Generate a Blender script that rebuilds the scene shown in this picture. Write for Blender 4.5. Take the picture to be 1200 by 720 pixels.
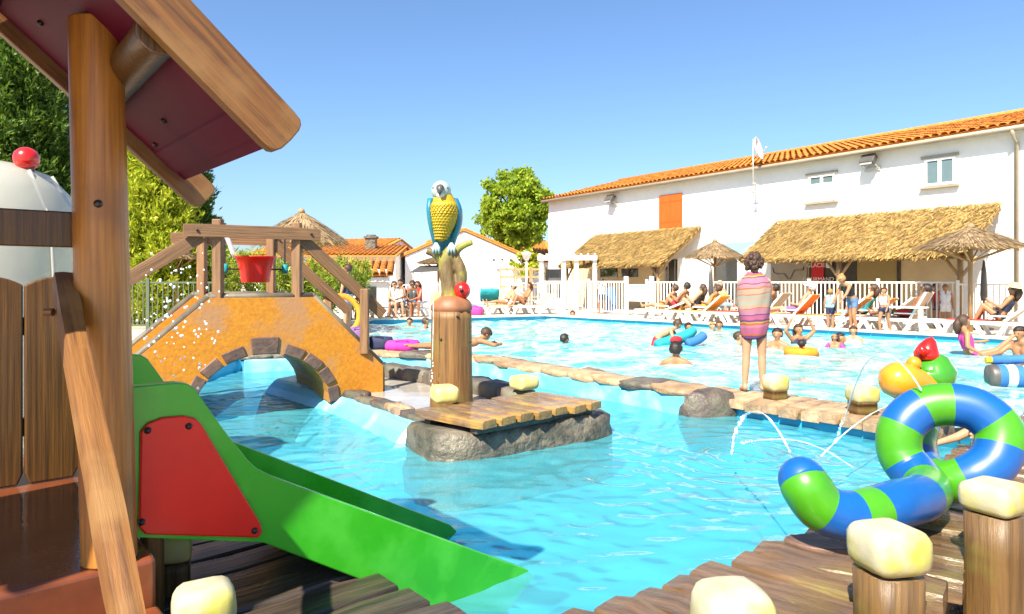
import bpy, bmesh, math, random
import numpy as np
from mathutils import Vector, Matrix, Euler
from mathutils.geometry import tessellate_polygon
R = math.radians
rnd = random.Random(7)
nrs = np.random.RandomState(11)
for o in list(bpy.data.objects): bpy.data.objects.remove(o)
scene = bpy.context.scene
COL = scene.collection

# ---------------------------------------------------------------- camera, sky, sun, exposure
EYE, HOR, F = 1.5, 330.0, 800.0            # eye height (m), horizon row and focal length (px of a 1200 px wide picture)
cam = bpy.data.cameras.new('Camera'); camo = bpy.data.objects.new('Camera', cam); COL.objects.link(camo)
camo.location = (0, 0, EYE); camo.rotation_euler = (R(90), 0, 0)
cam.sensor_width = 36; cam.lens = 36 * F / 1200; cam.shift_y = -(360 - HOR) / 1200
cam.clip_start = .05; cam.clip_end = 3000
scene.camera = camo
SUN = Vector((-.31, -.607, .73)).normalized()  # direction to the sun: behind the camera, to its left
world = bpy.data.worlds.new('World'); scene.world = world; world.use_nodes = True
wn = world.node_tree; wn.nodes.clear()
sky = wn.nodes.new('ShaderNodeTexSky'); sky.sky_type = 'NISHITA'; sky.sun_disc = False
sky.sun_elevation = math.asin(SUN.z); sky.sun_rotation = math.atan2(SUN.x, SUN.y)
sky.air_density = 1.1; sky.dust_density = 1.2; sky.ozone_density = 8; sky.altitude = 0
bg = wn.nodes.new('ShaderNodeBackground'); bg.inputs[1].default_value = .082
wo = wn.nodes.new('ShaderNodeOutputWorld')
wn.links.new(sky.outputs[0], bg.inputs[0]); wn.links.new(bg.outputs[0], wo.inputs[0])
sl = bpy.data.lights.new('Sun', 'SUN'); sl.energy = 4.7; sl.angle = R(.6); sl.color = (1, .90, .74)
so = bpy.data.objects.new('Sun', sl); COL.objects.link(so); so.location = (-6, -12, 12)
so.rotation_euler = SUN.to_track_quat('Z', 'Y').to_euler()
scene.view_settings.view_transform = 'Standard'; scene.view_settings.look = 'None'
scene.view_settings.gamma = 1; scene.view_settings.use_curve_mapping = False
scene.view_settings.exposure = 1.4
scene.render.engine = 'CYCLES'
scene.cycles.use_denoising = True
scene.cycles.max_bounces = 8; scene.cycles.transparent_max_bounces = 12
scene.cycles.caustics_reflective = False; scene.cycles.caustics_refractive = False
scene.cycles.sample_clamp_indirect = 6

def at(px, py, z):                          # pixel + height -> point
    d = F * (EYE - z) / (py - HOR); return Vector(((px - 600) / F * d, d, z))
def ad(px, py, d):                          # pixel + distance -> point
    return Vector(((px - 600) / F * d, d, EYE - (py - HOR) / F * d))

# ---------------------------------------------------------------- helpers
def wm(o):
    m = o.matrix_basis.copy()
    if o.parent: m = wm(o.parent) @ o.matrix_parent_inverse @ m
    return m
def tag(o, label=None, cat=None, group=None, kind=None):
    if label: o['label'] = label
    if cat: o['category'] = cat
    if group: o['group'] = group
    if kind: o['kind'] = kind
    return o
def thing(name, label, cat, loc=(0, 0, 0), rz=0, group=None):
    o = bpy.data.objects.new(name, None); COL.objects.link(o); o.empty_display_size = .1
    o.location = loc; o.rotation_euler = (0, 0, rz)
    return tag(o, label, cat, group)
def link(name, me, parent=None, world=False):
    o = bpy.data.objects.new(name, me); COL.objects.link(o)
    if parent:
        o.parent = parent
        if world: o.matrix_parent_inverse = wm(parent).inverted()
    return o
def frame_to(d):                            # rotation whose Z runs along d
    return Vector(d).normalized().to_track_quat('Z', 'Y').to_matrix()
def crom(pts, n=6):                         # smooth curve through points (any dimension)
    P = [np.array(p, float) for p in pts]; out = []
    for i in range(len(P) - 1):
        a = P[max(i - 1, 0)]; b = P[i]; c = P[i + 1]; d = P[min(i + 2, len(P) - 1)]
        for k in range(n):
            t = k / n
            out.append(.5 * (2 * b + (c - a) * t + (2 * a - 5 * b + 4 * c - d) * t * t + (3 * b - a - 3 * c + d) * t ** 3))
    out.append(P[-1]); return out
class MB:
    def __init__(s): s.v = []; s.f = []; s.m = []
    def add(s, vs, fs, m=0):
        b = len(s.v); s.v += [tuple(x) for x in vs]; s.f += [tuple(b + i for i in f) for f in fs]; s.m += [m] * len(fs); return s
    def box(s, c, d, rz=0, M=None, m=0):
        h = [x / 2 for x in d]
        if M is None: M = Matrix.Rotation(rz, 3, 'Z')
        vs = [Vector(c) + M @ Vector((x * h[0], y * h[1], z * h[2])) for x in (-1, 1) for y in (-1, 1) for z in (-1, 1)]
        return s.add(vs, [(0, 1, 3, 2), (4, 6, 7, 5), (0, 4, 5, 1), (2, 3, 7, 6), (0, 2, 6, 4), (1, 5, 7, 3)], m)
    def beam(s, a, b, w, h, m=0, up=(0, 0, 1)):      # a rectangular bar from a to b, w wide, h deep
        a = Vector(a); b = Vector(b); z = (b - a).normalized(); x = Vector(up).cross(z)
        if x.length < 1e-4: x = Vector((1, 0, 0))
        x.normalize(); y = z.cross(x)
        return s.box((a + b) / 2, (w, h, (b - a).length), M=Matrix((x, y, z)).transposed(), m=m)
    def tube(s, pts, rad, n=8, caps=True, m=0, mf=None):
        P = [Vector(p) for p in pts]; k = len(P)
        if not hasattr(rad, '__len__'): rad = [rad] * k
        vs = []; fs = []; ms = []; ref = None
        for i in range(k):
            t = (P[min(i + 1, k - 1)] - P[max(i - 1, 0)])
            if t.length < 1e-9: t = Vector((0, 0, 1))
            t.normalize()
            if ref is None:
                ref = Vector((0, 0, 1)) if abs(t.z) < .9 else Vector((1, 0, 0))
            x = ref - t * ref.dot(t); x.normalize(); ref = x; y = t.cross(x)
            for j in range(n):
                a = 2 * math.pi * j / n; vs.append(P[i] + (x * math.cos(a) + y * math.sin(a)) * rad[i])
        for i in range(k - 1):
            for j in range(n):
                fs.append((i * n + j, i * n + (j + 1) % n, (i + 1) * n + (j + 1) % n, (i + 1) * n + j)); ms.append(mf(i, j) if mf else m)
        if caps: fs += [tuple(range(n))[::-1], tuple((k - 1) * n + j for j in range(n))]; ms += [mf(0, 0) if mf else m, mf(k - 2, 0) if mf else m]
        b = len(s.v); s.add(vs, fs, m); s.m[-len(fs):] = ms; return s
    def lathe(s, prof, n=16, c=(0, 0, 0), m=0, M=None):
        vs = []; fs = []; k = len(prof)
        for (r, z) in prof:
            for j in range(n):
                a = 2 * math.pi * j / n; p = Vector((r * math.cos(a), r * math.sin(a), z))
                vs.append(Vector(c) + (M @ p if M else p))
        for i in range(k - 1):
            for j in range(n): fs.append((i * n + j, i * n + (j + 1) % n, (i + 1) * n + (j + 1) % n, (i + 1) * n + j))
        if prof[0][0] > 1e-5: fs.append(tuple(range(n))[::-1])
        if prof[-1][0] > 1e-5: fs.append(tuple((k - 1) * n + j for j in range(n)))
        return s.add(vs, fs, m)
    def ell(s, c, r, nu=12, nv=8, M=None, m=0):
        if not hasattr(r, '__len__'): r = (r, r, r)
        vs = []; fs = []; S = Matrix.Diagonal(r)
        for i in range(nv + 1):
            t = math.pi * i / nv
            for j in range(nu):
                a = 2 * math.pi * j / nu
                p = S @ Vector((math.sin(t) * math.cos(a), math.sin(t) * math.sin(a), -math.cos(t)))
                vs.append(Vector(c) + (M @ p if M else p))
        for i in range(nv):
            for j in range(nu): fs.append((i * nu + j, i * nu + (j + 1) % nu, (i + 1) * nu + (j + 1) % nu, (i + 1) * nu + j))
        return s.add(vs, fs, m)
    def prism(s, poly, z0, z1, m=0):
        n = len(poly); vs = [(p[0], p[1], z0) for p in poly] + [(p[0], p[1], z1) for p in poly]
        ar = sum(poly[i][0] * poly[(i + 1) % n][1] - poly[(i + 1) % n][0] * poly[i][1] for i in range(n))
        fs = [tuple(range(n))[::-1], tuple(range(n, 2 * n))] + [(i, (i + 1) % n, n + (i + 1) % n, n + i) for i in range(n)]
        if ar < 0: fs = [f[::-1] for f in fs]
        return s.add(vs, fs, m)
    def wall(s, poly, M, th, m=0):          # polygon given in a plane (x, z) extruded along y by th, through matrix M (4x4)
        n = len(poly); vs = [M @ Vector((p[0], 0, p[1])) for p in poly] + [M @ Vector((p[0], th, p[1])) for p in poly]
        fs = [tuple(range(n)), tuple(range(n, 2 * n))[::-1]] + [(i, n + i, n + (i + 1) % n, (i + 1) % n) for i in range(n)]
        return s.add(vs, fs, m)
    def mesh(s, name, mats, smooth=False):
        me = bpy.data.meshes.new(name); me.from_pydata(s.v, [], s.f)
        for x in (mats if isinstance(mats, (list, tuple)) else [mats]): me.materials.append(x)
        if any(s.m): me.polygons.foreach_set('material_index', s.m)
        if smooth: me.polygons.foreach_set('use_smooth', [True] * len(s.f))
        bm = bmesh.new(); bm.from_mesh(me)
        bmesh.ops.remove_doubles(bm, verts=bm.verts, dist=1e-5)
        bmesh.ops.recalc_face_normals(bm, faces=bm.faces); bm.to_mesh(me); bm.free()
        return me
    def build(s, name, mats, parent=None, smooth=False, world=False, bevel=0, seg=2, sub=0, angle=35):
        o = link(name, s.mesh(name, mats, smooth or bevel > 0 or sub > 0), parent, world)
        if bevel:
            b = o.modifiers.new('bevel', 'BEVEL'); b.width = bevel; b.segments = seg; b.limit_method = 'ANGLE'; b.angle_limit = R(angle)
        if sub:
            b = o.modifiers.new('sub', 'SUBSURF'); b.levels = sub; b.render_levels = sub
        if bevel and not sub:
            o.modifiers.new('wn', 'WEIGHTED_NORMAL').keep_sharp = True
        return o
def quads(name, V, mat, parent=None, world=False, n=4):   # fast mesh of separate n-gons, V: (k*n, 3)
    V = np.asarray(V, np.float32); k = len(V) // n
    me = bpy.data.meshes.new(name); me.vertices.add(k * n); me.vertices.foreach_set('co', V.ravel())
    me.loops.add(k * n); me.loops.foreach_set('vertex_index', np.arange(k * n, dtype=np.int32))
    me.polygons.add(k); me.polygons.foreach_set('loop_start', np.arange(0, k * n, n, dtype=np.int32))
    me.update(calc_edges=True); me.materials.append(mat)
    return link(name, me, parent, world)
def inside(poly, X, Y):
    r = np.zeros(X.shape, bool); n = len(poly)
    for i in range(n):
        x0, y0 = poly[i][:2]; x1, y1 = poly[(i + 1) % n][:2]
        c = ((y0 > Y) != (y1 > Y)) & (X < (x1 - x0) * (Y - y0) / (y1 - y0 + 1e-12) + x0); r ^= c
    return r
def sheet(name, loops, z, mat, parent=None):
    tris = tessellate_polygon([[Vector((p[0], p[1], 0)) for p in l] for l in loops]); vs = [(p[0], p[1], z) for l in loops for p in l]
    return MB().add(vs, tris).build(name, mat, parent)
def copy_tree(o, parent=None):
    c = o.copy(); COL.objects.link(c)
    if parent: c.parent = parent
    for ch in list(o.children): copy_tree(ch, c)
    return c

# ---------------------------------------------------------------- materials
def nodes(name):
    m = bpy.data.materials.new(name); m.use_nodes = True; t = m.node_tree
    return m, t, t.nodes['Principled BSDF'], t.nodes['Material Output']
def N(t, kind, **kw):
    n = t.nodes.new(kind)
    for k, v in kw.items():
        if k.startswith('i_'): n.inputs[k[2:].replace('_', ' ')].default_value = v
        else: setattr(n, k, v)
    return n
def c4(c): return (c[0], c[1], c[2], 1)
def mat(name, c1, c2=None, rough=.6, scale=5, st=(1, 1, 1), bump=0, det=5, rand=0, spec=.5, coat=0, metal=0, island=0, lo=.32, hi=.68, c3=None, s3=2, rv=0, bdist=.01):
    m, t, b, out = nodes(name); L = t.links
    c2 = c2 or tuple(x * .8 for x in c1)
    tc = N(t, 'ShaderNodeTexCoord'); mp = N(t, 'ShaderNodeMapping'); mp.inputs['Scale'].default_value = st
    L.new(tc.outputs['Object'], mp.inputs[0])
    vec = mp.outputs[0]
    if rand or island:
        oi = N(t, 'ShaderNodeObjectInfo'); ad_ = N(t, 'ShaderNodeVectorMath', operation='ADD')
        cx = N(t, 'ShaderNodeVectorMath', operation='SCALE'); cx.inputs['Scale'].default_value = 37
        cb = N(t, 'ShaderNodeCombineXYZ'); [L.new(oi.outputs['Random'], cb.inputs[i]) for i in range(3)]
        L.new(cb.outputs[0], cx.inputs[0]); L.new(vec, ad_.inputs[0]); L.new(cx.outputs[0], ad_.inputs[1]); vec = ad_.outputs[0]
    nz = N(t, 'ShaderNodeTexNoise', i_Scale=scale, i_Detail=det, i_Roughness=.6); L.new(vec, nz.inputs['Vector'])
    rp = N(t, 'ShaderNodeValToRGB'); rp.color_ramp.elements[0].position = lo; rp.color_ramp.elements[1].position = hi
    rp.color_ramp.elements[0].color = c4(c1); rp.color_ramp.elements[1].color = c4(c2); L.new(nz.outputs[0], rp.inputs[0])
    col = rp.outputs[0]
    if c3:
        n3 = N(t, 'ShaderNodeTexNoise', i_Scale=s3, i_Detail=4.0); L.new(tc.outputs['Object'], n3.inputs['Vector'])
        r3 = N(t, 'ShaderNodeValToRGB'); r3.color_ramp.elements[0].position = .5; r3.color_ramp.elements[1].position = .66; L.new(n3.outputs[0], r3.inputs[0])
        mx = N(t, 'ShaderNodeMix', data_type='RGBA'); L.new(r3.outputs[0], mx.inputs[0]); L.new(col, mx.inputs[6]); mx.inputs[7].default_value = c4(c3); col = mx.outputs[2]
    if rand or island:
        if island: src = N(t, 'ShaderNodeNewGeometry').outputs['Random Per Island']; am = island
        else: src = oi.outputs['Random']; am = rand
        mr = N(t, 'ShaderNodeMapRange'); L.new(src, mr.inputs[0]); mr.inputs[3].default_value = 1 - am; mr.inputs[4].default_value = 1 + am
        hs = N(t, 'ShaderNodeHueSaturation'); L.new(mr.outputs[0], hs.inputs['Value']); L.new(col, hs.inputs['Color']); col = hs.outputs[0]
    L.new(col, b.inputs['Base Color'])
    b.inputs['Roughness'].default_value = rough; b.inputs['Specular IOR Level'].default_value = spec
    b.inputs['Metallic'].default_value = metal; b.inputs['Coat Weight'].default_value = coat; b.inputs['Coat Roughness'].default_value = .12
    if rv:
        m2 = N(t, 'ShaderNodeMapRange'); n4 = N(t, 'ShaderNodeTexNoise', i_Scale=scale * .35, i_Detail=3.0); L.new(tc.outputs['Object'], n4.inputs['Vector'])
        L.new(n4.outputs[0], m2.inputs[0]); m2.inputs[1].default_value = .35; m2.inputs[2].default_value = .65
        m2.inputs[3].default_value = max(.04, rough - rv); m2.inputs[4].default_value = min(1, rough + rv); L.new(m2.outputs[0], b.inputs['Roughness'])
    if bump:
        bp = N(t, 'ShaderNodeBump', i_Strength=bump, i_Distance=bdist); L.new(nz.outputs[0], bp.inputs['Height']); L.new(bp.outputs[0], b.inputs['Normal'])
    return m
def leafmat(name, c1, c2, tr=.35, rough=.5):
    m, t, b, out = nodes(name); L = t.links
    g = N(t, 'ShaderNodeNewGeometry'); rp = N(t, 'ShaderNodeValToRGB')
    rp.color_ramp.elements[0].color = c4(c1); rp.color_ramp.elements[1].color = c4(c2); L.new(g.outputs['Random Per Island'], rp.inputs[0])
    L.new(rp.outputs[0], b.inputs['Base Color']); b.inputs['Roughness'].default_value = rough; b.inputs['Specular IOR Level'].default_value = .3
    tl = N(t, 'ShaderNodeBsdfTranslucent'); L.new(rp.outputs[0], tl.inputs[0]); mx = N(t, 'ShaderNodeMixShader'); mx.inputs[0].default_value = tr
    L.new(b.outputs[0], mx.inputs[1]); L.new(tl.outputs[0], mx.inputs[2]); L.new(mx.outputs[0], out.inputs[0]); return m
def watermat(name, tint, dif, amount, bscale, bstr, dif2=None):
    m, t, b, out = nodes(name); L = t.links; t.nodes.remove(b)
    tc = N(t, 'ShaderNodeTexCoord'); nz = N(t, 'ShaderNodeTexNoise', i_Scale=bscale, i_Detail=4.0, i_Distortion=.6); L.new(tc.outputs['Object'], nz.inputs['Vector'])
    bp = N(t, 'ShaderNodeBump', i_Strength=bstr, i_Distance=.02); L.new(nz.outputs[0], bp.inputs['Height'])
    gl = N(t, 'ShaderNodeBsdfGlossy', i_Roughness=.03); L.new(bp.outputs[0], gl.inputs['Normal'])
    tr = N(t, 'ShaderNodeBsdfTransparent'); tr.inputs[0].default_value = c4(tint)
    df = N(t, 'ShaderNodeBsdfDiffuse'); df.inputs[0].default_value = c4(dif); L.new(bp.outputs[0], df.inputs['Normal'])
    m1 = N(t, 'ShaderNodeMixShader'); m1.inputs[0].default_value = amount; L.new(tr.outputs[0], m1.inputs[1]); L.new(df.outputs[0], m1.inputs[2])
    if dif2:
        n2 = N(t, 'ShaderNodeTexNoise', i_Scale=1.1, i_Detail=6.0, i_Roughness=.7, i_Distortion=1.2); L.new(tc.outputs['Object'], n2.inputs['Vector'])
        rp = N(t, 'ShaderNodeValToRGB'); rp.color_ramp.elements[0].position = .44; rp.color_ramp.elements[1].position = .62
        rp.color_ramp.elements[0].color = c4(dif); rp.color_ramp.elements[1].color = c4(dif2); L.new(n2.outputs[0], rp.inputs[0]); L.new(rp.outputs[0], df.inputs[0])
    fr = N(t, 'ShaderNodeFresnel', i_IOR=1.33); L.new(bp.outputs[0], fr.inputs['Normal'])
    m2 = N(t, 'ShaderNodeMixShader'); L.new(fr.outputs[0], m2.inputs[0]); L.new(m1.outputs[0], m2.inputs[1]); L.new(gl.outputs[0], m2.inputs[2])
    L.new(m2.outputs[0], out.inputs[0]); return m
def clearmat(name, col, op, rough=.15):     # thin translucent plastic, or falling water
    m, t, b, out = nodes(name); L = t.links
    b.inputs['Base Color'].default_value = c4(col); b.inputs['Roughness'].default_value = rough
    tr = N(t, 'ShaderNodeBsdfTransparent'); mx = N(t, 'ShaderNodeMixShader'); mx.inputs[0].default_value = op
    L.new(tr.outputs[0], mx.inputs[1]); L.new(b.outputs[0], mx.inputs[2]); L.new(mx.outputs[0], out.inputs[0]); return m
M_ = {}
def defmats():
    A = M_
    A['post'] = mat('varnished_wood', (.44, .185, .028), (.25, .09, .016), .42, 11, (7, 7, .22), .25, det=8, c3=(.22, .085, .018), s3=2.6, coat=.15)
    A['beam'] = mat('weathered_beam', (.25, .11, .026), (.10, .042, .015), .5, 9, (.3, 7, 7), .4, det=8, c3=(.24, .125, .04), s3=5)
    A['rail'] = mat('grey_brown_wood', (.26, .14, .06), (.11, .055, .025), .6, 8, (.3, 9, 9), .4, det=8, rand=.12)
    A['railv'] = mat('grey_brown_wood_upright', (.26, .14, .06), (.13, .066, .03), .6, 6, (7, 7, .4), .25, rand=.12)
    A['board'] = mat('dark_stained_board', (.13, .058, .010), (.045, .02, .005), .45, 10, (8, 8, .22), .3, det=8, rand=.15, coat=.15)
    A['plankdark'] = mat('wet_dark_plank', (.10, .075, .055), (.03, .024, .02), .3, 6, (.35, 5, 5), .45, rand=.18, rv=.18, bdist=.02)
    A['plank'] = mat('wet_grey_plank', (.17, .10, .05), (.065, .040, .024), .2, 6, (.5, 4, 4), .4, det=6, rand=.2, rv=.24, c3=(.16, .125, .04), s3=2.5, bdist=.03)
    A['plank2'] = mat('wet_ochre_plank', (.22, .135, .075), (.085, .055, .035), .16, 6, (.35, 5, 5), .5, rand=.16, rv=.16, c3=(.34, .19, .05), s3=4, bdist=.03)
    A['stoned'] = mat('dark_wet_rock', (.16, .125, .095), (.06, .05, .045), .55, 7, (1, 1, 1), .9, rand=.25, rv=.2, c3=(.12, .12, .08), s3=4, bdist=.05)
    A['stonew'] = mat('warm_sandstone', (.50, .35, .20), (.27, .165, .085), .55, 6, (1, 1, 1), .9, rand=.2, c3=(.17, .125, .10), s3=3, bdist=.05)
    A['rock'] = mat('moulded_rock', (.19, .165, .12), (.07, .062, .048), .45, 5, (1, 1, 1), 1.0, c3=(.05, .05, .034), s3=3, rv=.2, bdist=.08)
    A['ochre'] = mat('ochre_render', (.57, .235, .013), (.43, .16, .010), .5, 24, (1, 1, 1), .5, det=9, c3=(.40, .20, .08), s3=2.2, bdist=.01)
    A['trim'] = mat('grey_trim', (.15, .13, .09), (.085, .075, .055), .6, 8, bump=.3)
    A['brick'] = mat('brown_arch_stone', (.15, .085, .06), (.07, .045, .036), .55, 9, bump=.6, rand=.3, bdist=.03)
    A['maroon'] = mat('maroon_panel', (.125, .005, .030), (.09, .004, .022), .6, 3, spec=.15)
    A['brown'] = mat('brown_step', (.20, .058, .022), (.11, .03, .013), .2, 4, (1, 1, 1), .3, rv=.14, c3=(.085, .034, .02), s3=2.4, bdist=.01)
    A['green'] = mat('green_plastic', (.040, .45, .012), (.030, .38, .010), .3, 3, spec=.5, coat=.2, bump=.05, rv=.12, c3=(.065, .50, .03), s3=5)
    A['red'] = mat('red_plastic', (.82, .012, .004), (.70, .010, .004), .38, 4, bump=.05)
    A['rubber'] = mat('black_bolt', (.02, .018, .016), (.012, .01, .01), .4)
    A['cap'] = mat('cream_post_cap', (.46, .44, .33), (.36, .34, .21), .65, 9, bump=.5, c3=(.42, .40, .07), s3=4.5, rand=.04)
    A['capy'] = mat('yellow_post_cap', (.66, .58, .12), (.62, .56, .26), .55, 6, bump=.25)
    A['liner'] = mat('blue_pool_liner', (.035, .40, .62), (.025, .33, .55), .3, 1.5, c3=(.06, .45, .64), s3=1.2)
    A['linerw'] = mat('pale_blue_wall_liner', (.16, .50, .68), (.11, .42, .62), .25, 2.5, c3=(.34, .60, .70), s3=2.2, coat=.3)
    A['wetfloor'] = mat('wet_pale_floor', (.46, .42, .36), (.30, .27, .22), .12, 3, bump=.1, rv=.1)
    A['deck'] = mat('pale_stone_paving', (.62, .55, .44), (.50, .42, .32), .7, 2, bump=.1, c3=(.44, .36, .27), s3=.7)
    A['terrace'] = mat('tan_paving', (.40, .24, .13), (.27, .15, .08), .6, 3, bump=.2)
    A['edge'] = mat('cream_pool_edge', (.72, .66, .54), (.60, .53, .42), .6, 3)
    A['white'] = mat('white_render', (.82, .81, .78), (.76, .75, .72), .85, 3)
    A['wshut'] = mat('white_paint', (.80, .80, .80), (.74, .74, .74), .5, 3)
    A['tile'] = mat('terracotta_tile', (.58, .215, .026), (.42, .135, .016), .75, 6, island=.2, bump=.2)
    A['tileflat'] = mat('terracotta_far', (.58, .23, .028), (.44, .155, .018), .8, 3)
    A['thatch'] = mat('straw_thatch', (.44, .295, .095), (.27, .165, .045), .85, 2.5, island=.55)
    A['thatchu'] = mat('straw_under', (.32, .2, .07), (.2, .12, .04), .9, 8, bump=.5)
    A['reed'] = mat('reed_thatch', (.36, .25, .13), (.22, .15, .08), .9, 3, island=.35)
    A['cream'] = mat('cream_wall', (.62, .50, .30), (.54, .42, .25), .8, 2)
    A['olive'] = mat('olive_panel', (.34, .26, .10), (.30, .22, .09), .7, 2)
    A['darkp'] = mat('dark_panel', (.035, .028, .022), (.05, .04, .03), .5, 3)
    A['glass'] = mat('dark_glass', (.03, .035, .035), (.05, .05, .045), .06, 2, spec=.8)
    A['wglass'] = mat('window_glass', (.10, .15, .16), (.13, .18, .19), .06, 2, spec=.8)
    A['orange'] = mat('orange_shutter', (.55, .10, .006), (.48, .085, .005), .5, 6, (1, 1, .3), .1)
    A['steel'] = mat('light_steel', (.62, .60, .55), (.55, .53, .48), .35, 4, metal=.6)
    A['grey'] = mat('grey_metal', (.12, .115, .105), (.09, .085, .08), .45, 4, metal=.3)
    A['gutter'] = mat('beige_gutter', (.34, .29, .21), (.28, .24, .17), .5, 3)
    A['wplas'] = mat('white_plastic', (.82, .81, .78), (.76, .75, .72), .35, 3, rand=.03)
    A['tan'] = mat('tan_sling', (.52, .37, .24), (.44, .30, .19), .7, 20, rand=.1)
    A['snb'] = mat('blue_gloss_paint', (.004, .095, .36), (.004, .078, .30), .38, 6, coat=.2, bump=.06)
    A['sng'] = mat('green_gloss_paint', (.058, .29, .006), (.042, .235, .005), .38, 6, coat=.2, bump=.06)
    A['catr'] = mat('red_gloss_paint', (.70, .012, .006), (.6, .01, .006), .25, 3, coat=.5)
    A['cato'] = mat('orange_gloss_paint', (.78, .28, .012), (.72, .23, .01), .25, 3, coat=.5)
    A['catg'] = mat('deep_green_gloss', (.05, .27, .015), (.035, .21, .01), .25, 3, coat=.5)
    A['yellow'] = mat('parrot_yellow', (.52, .36, .006), (.38, .26, .008), .5, 8, island=.18)
    A['pblue'] = mat('parrot_blue', (.012, .15, .28), (.02, .20, .22), .4, 6, bump=.3)
    A['pgrey'] = mat('parrot_head', (.40, .46, .42), (.28, .40, .40), .5, 12, bump=.2)
    A['pdark'] = mat('beak_dark', (.10, .10, .10), (.06, .06, .06), .4)
    A['perch'] = mat('painted_branch', (.20, .13, .045), (.085, .06, .028), .55, 7, (2, 2, .6), .6, c3=(.28, .28, .03), s3=5, bdist=.03)
    A['totem'] = mat('totem_wood', (.27, .135, .038), (.11, .052, .018), .5, 8, (5, 5, .25), .5, det=8, c3=(.19, .135, .03), s3=3, bdist=.02)
    A['mossp'] = mat('mossy_post', (.17, .095, .03), (.07, .04, .015), .45, 7, (5, 5, .3), .4, det=8, c3=(.15, .125, .028), s3=3, bdist=.02)
    A['totemtop'] = mat('totem_cap_wood', (.32, .13, .055), (.20, .08, .036), .55, 6, bump=.4)
    A['tank'] = clearmat('milky_plastic', (.50, .50, .44), .66, .3)
    A['jet'] = clearmat('falling_water', (.92, .96, .98), .55, .05)
    A['drop'] = clearmat('water_drop', (.95, .97, .98), .8, .05)
    for i, c in enumerate([(.40, .185, .09), (.50, .27, .155), (.27, .115, .055)]):
        A['skin%d' % i] = mat('skin', c, tuple(x * .85 for x in c), .5, 6, spec=.35)
    A['hairb'] = mat('brown_hair', (.075, .035, .016), (.035, .017, .009), .55, 60, bump=.8)
    A['haird'] = mat('dark_hair', (.022, .014, .01), (.012, .008, .006), .5, 60, bump=.8)
    A['hairy'] = mat('blond_hair', (.40, .22, .07), (.28, .14, .045), .55, 60, bump=.8)
    A['hairg'] = mat('grey_hair', (.42, .40, .37), (.30, .28, .26), .6, 60, bump=.8)
    A['eye'] = mat('dark_eye', (.015, .01, .008), None, .2)
    for n, c in dict(navy=(.02, .03, .075), black=(.015, .015, .018), cwhite=(.75, .74, .72), blue=(.03, .16, .42), teal=(.01, .30, .34), pink=(.75, .05, .30),
                     cred=(.55, .02, .03), corange=(.85, .25, .01), cyellow=(.80, .52, .02), purple=(.20, .10, .26), lblue=(.25, .45, .60), denim=(.10, .17, .30), straw=(.62, .45, .22), magenta=(.62, .04, .42)).items():
        A[n] = mat('cloth_' + n, c, tuple(x * .82 for x in c), .8, 12, bump=.1)
    A['leafd'] = leafmat('cypress_leaf', (.03, .085, .010), (.16, .26, .03), .35)
    A['leafy'] = leafmat('golden_conifer_leaf', (.24, .33, .016), (.58, .60, .05), .4)
    A['leafm'] = leafmat('tree_leaf', (.15, .27, .014), (.48, .58, .055), .5)
    A['leafh'] = leafmat('hedge_leaf', (.16, .26, .02), (.46, .52, .07), .5)
    A['bark'] = mat('bark', (.16, .12, .09), (.08, .06, .045), .9, 8, (3, 3, .5), .8)
    A['wat'] = watermat('paddling_water', (.66, .92, .97), (.11, .55, .66), .40, 12, .14)
    A['wat2'] = watermat('pool_water', (.7, .95, .96), (.14, .66, .68), .6, 5, .35, (.74, .84, .83))
    A['fencew'] = mat('white_fence', (.78, .75, .68), (.72, .69, .62), .5, 3)
    A['fenceg'] = mat('green_fence', (.10, .13, .08), (.07, .10, .06), .5, 3)
    A['ropep'] = mat('pole_wood', (.46, .30, .14), (.32, .2, .09), .7, 8, (4, 4, .5), .3)
defmats()
SHADE = []
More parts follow.
